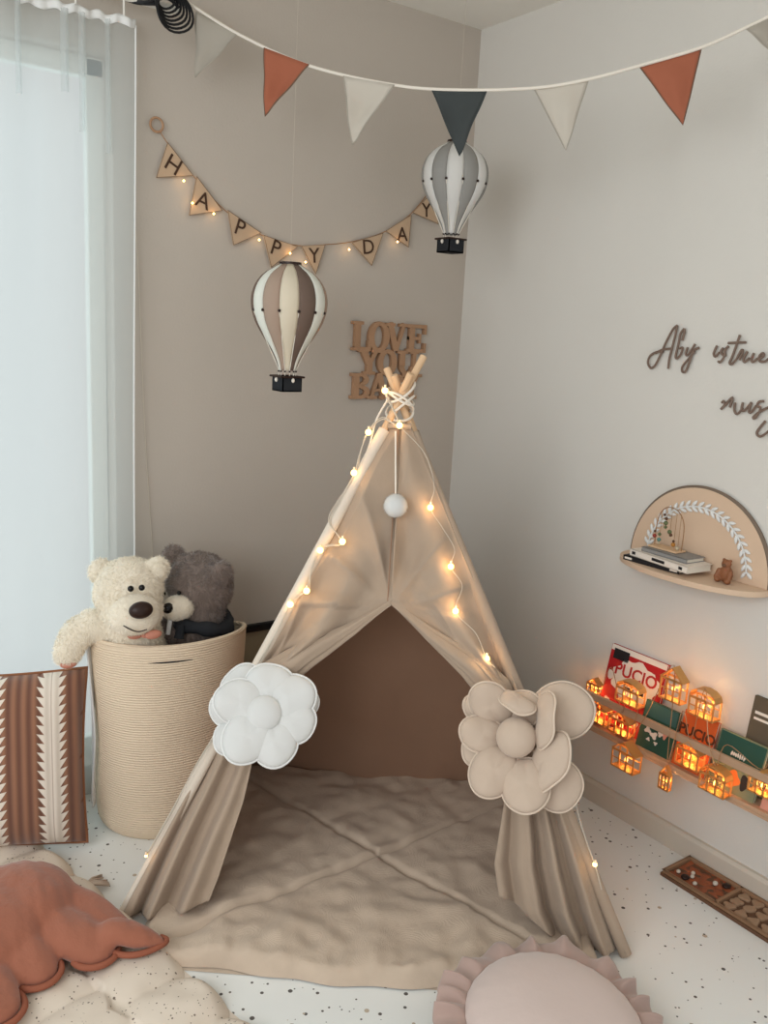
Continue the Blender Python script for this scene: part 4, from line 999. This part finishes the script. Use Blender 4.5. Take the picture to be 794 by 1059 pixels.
def d1(root, P_, up, n_):
    shape(root, P_, [(0, 0), (1, 0), (1, 1), (0, 1)], 'red', 'cover_art', -.0004)
    shape(root, P_, [(0.005, .93), (.995, .93), (.995, 1), (0.005, 1)], 'bkwhite', 'top_band', -.0007)
    shape(root, P_, [(0.06, .83), (.34, .83), (.34, .96), (0.06, .96)], 'bblack', 'black_patch', -.0010)
    shape(root, P_, blobpts(.52, .63, .40, .26, 40, .08, 1, 9), 'bkwhite', 'title_cloud', -.0010)
    for (x, y, r) in ((.10, .62, .07), (.90, .72, .06), (.12, .30, .05), (.88, .35, .06), (.70, .16, .05), (.35, .14, .05)): shape(root, P_, blobpts(x, y, r, r * .8, 14, .2, x * 9, 3), 'bkwhite', 'white_splash', -.0010)
    title(root, P_, up, 'PUCIO', .52, .72, .054, 'btitle', .0010)
    shape(root, P_, [(.34, .585), (.74, .585), (.74, .61), (.34, .61)], 'bblack', 'text_line', -.0013); shape(root, P_, [(.38, .51), (.54, .51), (.54, .55), (.38, .55)], 'bblack', 'text_line', -.0013); shape(root, P_, [(.58, .51), (.72, .51), (.72, .55), (.58, .55)], 'bblack', 'text_line', -.0013)
book('picture_book', -0.842 - .03, -1.085, 0.560, -0.060, -0.012, 0.012, 'red', 'red and white PUCIO picture book, tallest at the left end of the ledge', d1)
def d2(root, P_, up, n_):
    shape(root, P_, [(.03, .68), (.97, .68), (.97, .98), (.03, .98)], 'bteal', 'upper_art', -.0006)
    for x, y, r in ((.25, .40, .09), (.45, .34, .10), (.62, .42, .07), (.32, .22, .05), (.55, .20, .05)): shape(root, P_, blobpts(x, y, r, r * .7, 16, .3, x * 11, 3), 'bkwhite', 'animal_figure', -.0010)
    shape(root, P_, blobpts(.75, .45, .07, .09, 14, .2, 0, 3), 'bpink', 'animal_figure', -.0010); title(root, P_, up, 'ZOO', .5, .83, .0, 'bkwhite') if False else None
book('picture_book', onx(661, 740, -.085).y, onx(696, 750, -.085).y, 0.452, -0.088, -0.058, 0.012, 'bgreen', 'dark green picture book with white animals, behind the ledge rail', d2)
def d3(root, P_, up, n_):
    title(root, P_, up, 'PUCIO', .5, .66, .040, 'bbrown', .0012)
    for x, y in ((.3, .3), (.6, .25), (.5, .4)): shape(root, P_, blobpts(x, y, .12, .10, 16, .2, x * 9, 4), 'borange2', 'picture_figure', -.0010)
book('picture_book', onx(699, 755, -.085).y, onx(733, 770, -.085).y, 0.470, -0.090, -0.050, 0.012, 'borange', 'orange PUCIO picture book, right of the dark green one on the ledge', d3)
def d4(root, P_, up, n_):
    shape(root, P_, [(.02, .55), (.98, .55), (.98, .98), (.02, .98)], 'bgreen', 'upper_art', -.0006)
    shape(root, P_, blobpts(.48, .24, .16, .15, 20, .15, 2, 4), 'borange2', 'picture_figure', -.0010); shape(root, P_, blobpts(.74, .26, .09, .14, 20, .15, 1, 3), 'bblack', 'picture_figure', -.0010)
    for i in range(7): shape(root, P_, blobpts(.34 + .045 * i, .66 + .01 * math.sin(i * 3), .02, .04, 10, .2, i, 2), 'bkwhite', 'title_letters', -.0012)
book('picture_book', onx(737, 770, -.085).y, onx(785, 795, -.085).y, 0.462, -0.092, -0.052, 0.012, 'bsage', 'sage and green picture book with an orange figure, low on the ledge', d4)
def d5(root, P_, up, n_):
    shape(root, P_, [(.05, .82), (.40, .82), (.40, .85), (.05, .85)], 'bkwhite', 'text_line', -.0008); shape(root, P_, [(.05, .76), (.30, .76), (.30, .785), (.05, .785)], 'bkwhite', 'text_line', -.0008)
book('picture_book', onx(768, 760, -.045).y, onx(768, 760, -.045).y - 0.21, 0.575, -0.050, -0.012, 0.012, 'bdark', 'tall dark olive book at the frame edge of the ledge', d5)
book('picture_book', onx(791, 800, -.09).y, onx(791, 800, -.09).y - 0.20, 0.420, -0.092, -0.06, 0.010, 'bpink', 'pink picture book at the right edge, behind the ledge rail', None)

# house lights
hl = thing('house_lights', V(-0.12, -1.1, LZ), 'string of warm glowing little house lanterns draped over the book ledge', 'string lights')
hpos = [(652, 716, 22, 24, -.125, 'arch', 1), (697, 707, 20, 36, -.10, 'gable', 1), (729, 727, 23, 30, -.08, 'arch', 1), (619, 734, 20, 24, -.085, 'gable', 1), (643, 747, 20, 24, -.092, 'gable', 1), (648, 781, 22, 30, -.125, 'gable', .7),
        (688, 804, 9, 26, -.125, 'gable', .6), (714, 779, 21, 28, -.100, 'gable', 1), (740, 806, 23, 28, -.128, 'arch', .6), (789, 809, 20, 26, -.10, 'gable', 1), (615, 709, 12, 16, -.05, 'gable', 1.3)]
for (px, py, w_, h_, x, kind, pw) in hpos:
    p = onx(px, py, x); s = (p - CP).dot(CF) / FPX; wy = w_ * s * 0.62; wz = h_ * s; dp = wy * .45; base = p.z - wz / 2; eave = base + wz * .66
    pt = lambda a, c, z: V(x + a * dp, p.y + c * wy, z)
    b = MB()
    for a in (-1, 1):
        for c in (-1, -.33, .33, 1): b.box((x + a * dp - .0008, p.y + c * wy - .0028, base), (x + a * dp + .0008, p.y + c * wy + .0028, eave))
        for z, hz in ((base, .004), (base + (eave - base) * .52, .0022), (eave - .004, .006)): b.box((x + a * dp - .0008, p.y - wy, z - .001), (x + a * dp + .0008, p.y + wy, z + hz))
    for c in (-1, 1):
        for z in (base, eave): b.tube([pt(-1, c, z), pt(1, c, z)], 0.0022, 4)
    b.box((x - dp, p.y - wy, base), (x + dp, p.y + wy, base + .002))
    lan = b.build('lantern', 'brass', hl, smooth=False)
    b = MB()
    if kind == 'gable':
        ap_ = p.z + wz / 2
        for a in (-1, 1): b.tube([pt(a, -1, eave), pt(a, 0, ap_), pt(a, 1, eave)], 0.0022, 4)
        for sd in (-1, 1): b.prism([pt(-1, sd * 1.15, eave - .002), pt(1, sd * 1.15, eave - .002), pt(1, 0, ap_), pt(-1, 0, ap_)], V(0, 0, .002))
    else:
        for i in range(6):
            q0, q1 = PI * i / 6, PI * (i + 1) / 6; hh = p.z + wz / 2 - eave
            b.prism([pt(-1, math.cos(q0) * 1.1, eave + hh * math.sin(q0)), pt(1, math.cos(q0) * 1.1, eave + hh * math.sin(q0)), pt(1, math.cos(q1) * 1.1, eave + hh * math.sin(q1)), pt(-1, math.cos(q1) * 1.1, eave + hh * math.sin(q1))], V(0, 0, .002))
    b.build('roof', 'brass', lan, smooth=False)
    q = V(x, p.y, base + (eave - base) * .5); b = MB(); b.ell(q, (0.0045, 0.0045, 0.009), nu=10, nv=8); b.build('bulb', 'bulbhot', lan); lamp_in(lan, q, 0.28 * pw, (1, .52, .18), 0.008)
b = MB(); wp = [onx(a, c, x) for a, c, x in ((612, 712, -.04), (619, 722, -.09), (632, 690, -.07), (643, 737, -.118), (650, 704, -.122), (660, 730, -.125), (650, 765, -.125), (668, 740, -.123), (697, 688, -.1), (690, 790, -.125), (706, 735, -.12), (714, 765, -.12), (729, 712, -.09), (732, 760, -.123), (740, 792, -.128), (752, 770, -.123), (789, 796, -.12), (800, 760, -.12))]
b.tube(catmull(wp, 6), 0.0012, 5); b.build('wire', 'copper', hl)

# ================================================================== ARCH SHELF
AY, AZ, AR = -1.131, 0.872, 0.228
ash = thing('arch_shelf', V(-.06, AY, AZ - .016), 'pale wooden arched wall shelf with a white leaf garland on its back', 'shelf')
pts = [V(0, AY + AR * math.cos(q), AZ + AR * 1.03 * math.sin(q)) for q in (PI * i / 48 for i in range(49))]
b = MB(); b.prism(pts, (-0.016, 0, 0)); b.build('back_board', 'shelfwood', ash, smooth=False, bevel=0.001)
b = MB(); b.tube([p + V(-.008, 0, 0) for p in pts], 0.0075, 6); b.build('edge_band', 'plyedge', ash)
pts = [V(-0.002 - 0.150 * math.sin(q) ** .8 if math.sin(q) > 0 else 0, AY + (AR + .012) * math.cos(q), AZ - .016) for q in (PI * i / 48 for i in range(49))]
b = MB(); b.prism(pts, (0, 0, 0.016)); b.build('shelf_board', 'shelfwood', ash, smooth=False, bevel=0.002)
b = MB(); gr = 0.166
gp = lambda q, r: V(-0.0195, AY + r * math.cos(q), AZ + .012 + r * 1.02 * math.sin(q))
b.tube([gp(math.radians(6 + 168 * i / 60), gr) for i in range(61)], 0.0024, 6)
for k in range(24):
    q = math.radians(8 + 164 * k / 23); c_ = gp(q, gr); tn = (gp(q + .01, gr) - gp(q - .01, gr)).normalized(); rd = (gp(q, gr + .01) - gp(q, gr)).normalized()
    for sd in (-1, 1):
        d = (tn * 0.78 + rd * sd * 0.62).normalized(); e = c_ + d * 0.026; b.tube([c_ + d * .003, c_ + d * .011, c_ + d * .020, e], [0.0018, 0.0052, 0.0045, 0.001], 8)
b.build('leaf_garland', 'whitepipe', ash)['label'] = 'white leaf garland'
# books lying on the arch shelf
def flatbook(y0, y1, x0, x1, z, th, cov, label, rot, deco=None):
    cx_, cy_ = (x0 + x1) / 2, (y0 + y1) / 2; mx = Matrix.Translation((cx_, cy_, 0)) @ Matrix.Rotation(rot, 4, 'Z') @ Matrix.Translation((-cx_, -cy_, 0))
    root = thing('small_book', V(cx_, cy_, z), label, 'book')
    b = MB(); b.box((x0, y0, z), (x1, y1, z + .002), mx); b.box((x0, y0, z + th - .002), (x1, y1, z + th), mx); b.box((x0, y0, z), (x0 + .002, y1, z + th), mx); b.build('cover', cov, root, smooth=False)
    b = MB(); b.box((x0 + .002, y0 + .003, z + .002), (x1 - .003, y1 - .003, z + th - .002), mx); b.build('pages', 'paper', root, smooth=False)
    if deco:
        b = MB()
        for (a, c_) in deco[0]: b.box((x0 - .0008, y1 + (y0 - y1) * a, z + th * .3), (x0 + .0002, y1 + (y0 - y1) * c_, z + th * .72), mx)
        b.build('spine_print', deco[1], root, smooth=False)
    return root
flatbook(-1.148, -0.960, -.118, -.020, AZ, .014, 'bblack', 'thin black book at the bottom of the pile on the arch shelf', .06, ([(.03, .16), (.84, .97)], 'bkwhite'))
flatbook(-1.195, -0.980, -.122, -.022, AZ + .014, .020, 'bkwhite', 'white book in the middle of the pile on the arch shelf', -.10, ([(.04, .10), (.40, .62), (.86, .92)], 'bblack'))
flatbook(-1.170, -1.010, -.105, -.025, AZ + .034, .013, 'bgrey', 'grey book on top of the pile on the arch shelf', -.04)
# hanging bead ornament set on the books
bz = AZ + .048
bt = thing('bead_toy', V(-.06, -1.07, bz), 'little wire bead toy with dangling beads on top of the books', 'toy')
b = MB(); b.box((-.085, -1.115, bz), (-.040, -1.015, bz + .005)); b.build('base', 'wood', bt, smooth=False, bevel=.001)
b = MB(); topz = bz + .118
b.tube(catmull([(-.06, -1.020, bz), (-.06, -1.022, bz + .08), (-.06, -1.045, topz), (-.06, -1.085, topz), (-.06, -1.112, bz + .08), (-.06, -1.113, bz)], 8), 0.0015, 6)
for y, zz in ((-1.035, .02), (-1.052, .055), (-1.068, .042), (-1.085, .015), (-1.100, .004)): b.tube([V(-.06, y, bz + .108), V(-.06, y, bz + zz)], 0.0007, 5)
b.build('wire_frame', 'copper', bt)
for k_, c_ in (('bd1', (96, 106, 70)), ('bd2', (176, 120, 52)), ('bd3', (92, 62, 44)), ('bd4', (90, 130, 124)), ('bd5', (190, 176, 150)), ('bd6', (150, 62, 50))): M[k_] = mat('bead_' + k_, c_, .4)
for y, zz, r, m_ in ((-1.035, .022, .006, 'bd4'), (-1.035, .038, .005, 'bd1'), (-1.035, .012, .004, 'bd5'), (-1.052, .075, .0065, 'bd1'), (-1.052, .088, .005, 'bd3'), (-1.052, .063, .005, 'bd1'), (-1.068, .052, .0065, 'bd1'), (-1.073, .044, .005, 'bd3'), (-1.085, .018, .0065, 'bd2'), (-1.085, .028, .004, 'bd3'), (-1.100, .010, .006, 'bd5'), (-1.018, .030, .006, 'bd6'), (-1.018, .044, .004, 'bd3'), (-1.045, .098, .004, 'bd3')):
    b = MB(); b.ell(V(-.062, y, bz + zz), r, nu=12, nv=8); b.build('bead', m_, bt)
# wooden bear figurine
fc = V(-.060, -1.262, AZ)
fg = thing('wooden_figurine', fc, 'small brown wooden bear figurine at the right of the arch shelf', 'figurine')
mb = MB(); mb.ell(fc + V(0, 0, .024), (.014, .020, .024)); mb.ell(fc + V(0, .002, .052), (.012, .014, .013))
for d in (-.009, .011): mb.ell(fc + V(0, d, .063), .0045)
for d in (-.016, .018): capsule(mb, fc + V(-.006, d, .032), fc + V(-.014, d * 1.2, .014), .007, .006, 5); mb.ell(fc + V(-.012, d * .9, .008), (.010, .009, .008))
bake(mb, .0022, 2).build('body', 'toffee', fg, autosharp=False)
b = MB(); b.ell(fc + V(-.012, .002, .050), (.005, .006, .0045)); b.build('snout', 'traydark', fg)

# ================================================================== SCRIPT LETTERING ON THE RIGHT WALL
def words(strokes, label, hint):
    q = lambda x, y: onx(660 + x * .16877, 320 + y * .16877, -0.010)
    all_ = [q(*p) for s_ in strokes for p in s_]; c_ = sum(all_, V(0, 0, 0)) / len(all_)
    b = MB()
    for s_ in strokes:
        pts = catmull([q(*p) for p in s_], 5); b.tube(pts, 0.0036, 6)
    tag(b.build('script_lettering', 'scriptw', origin=c_), label, 'wall lettering')
M['scriptw'] = mat('walnut_lettering', (122, 102, 90), .6)
words([[(152, 258), (110, 262), (72, 285), (58, 325), (74, 358), (100, 345), (130, 290), (170, 200), (212, 122), (238, 98)], [(238, 98), (226, 160), (205, 240), (190, 300), (182, 364)], [(105, 268), (150, 246), (205, 240)],
       [(280, 118), (258, 150), (250, 190), (240, 235), (228, 290), (240, 298), (262, 270), (270, 235), (252, 240)], [(280, 118), (282, 140), (268, 190)],
       [(302, 232), (290, 272), (304, 278), (330, 240), (346, 212)], [(372, 234), (335, 255), (320, 300), (292, 374), (270, 382), (270, 350), (310, 300), (345, 258)]],
      'brown wooden script word Aby on the right wall', 0)
words([[(482, 222), (462, 268), (472, 288), (496, 262)], [(520, 236), (505, 262), (524, 288), (502, 322), (488, 318)], [(552, 225), (530, 252), (532, 288)], [(622, 156), (600, 220), (575, 290), (558, 328), (576, 332), (604, 300)], [(550, 206), (658, 202)],
       [(604, 300), (630, 252), (640, 258), (620, 310)], [(668, 258), (644, 302), (652, 322), (680, 298)], [(708, 268), (692, 304), (702, 322), (730, 300)], [(735, 306), (768, 282), (758, 268), (738, 294), (746, 318), (776, 318), (800, 300), (830, 290)]],
      'brown wooden script word starting istnie, right of the word Aby', 0)
words([[(506, 612), (528, 585), (522, 562), (510, 572)], [(528, 590), (576, 540), (560, 600)], [(592, 570), (588, 618), (606, 640), (640, 604)], [(640, 570), (632, 612), (652, 618), (692, 570)], [(692, 570), (676, 624), (692, 628), (722, 590)],
       [(768, 562), (738, 568), (728, 590), (748, 610), (716, 664), (704, 660), (740, 630), (794, 602), (830, 592)], [(778, 684), (726, 752), (748, 778), (800, 744), (840, 700)]],
      'brown wooden script word beginning with m, lower line on the right wall', 0)
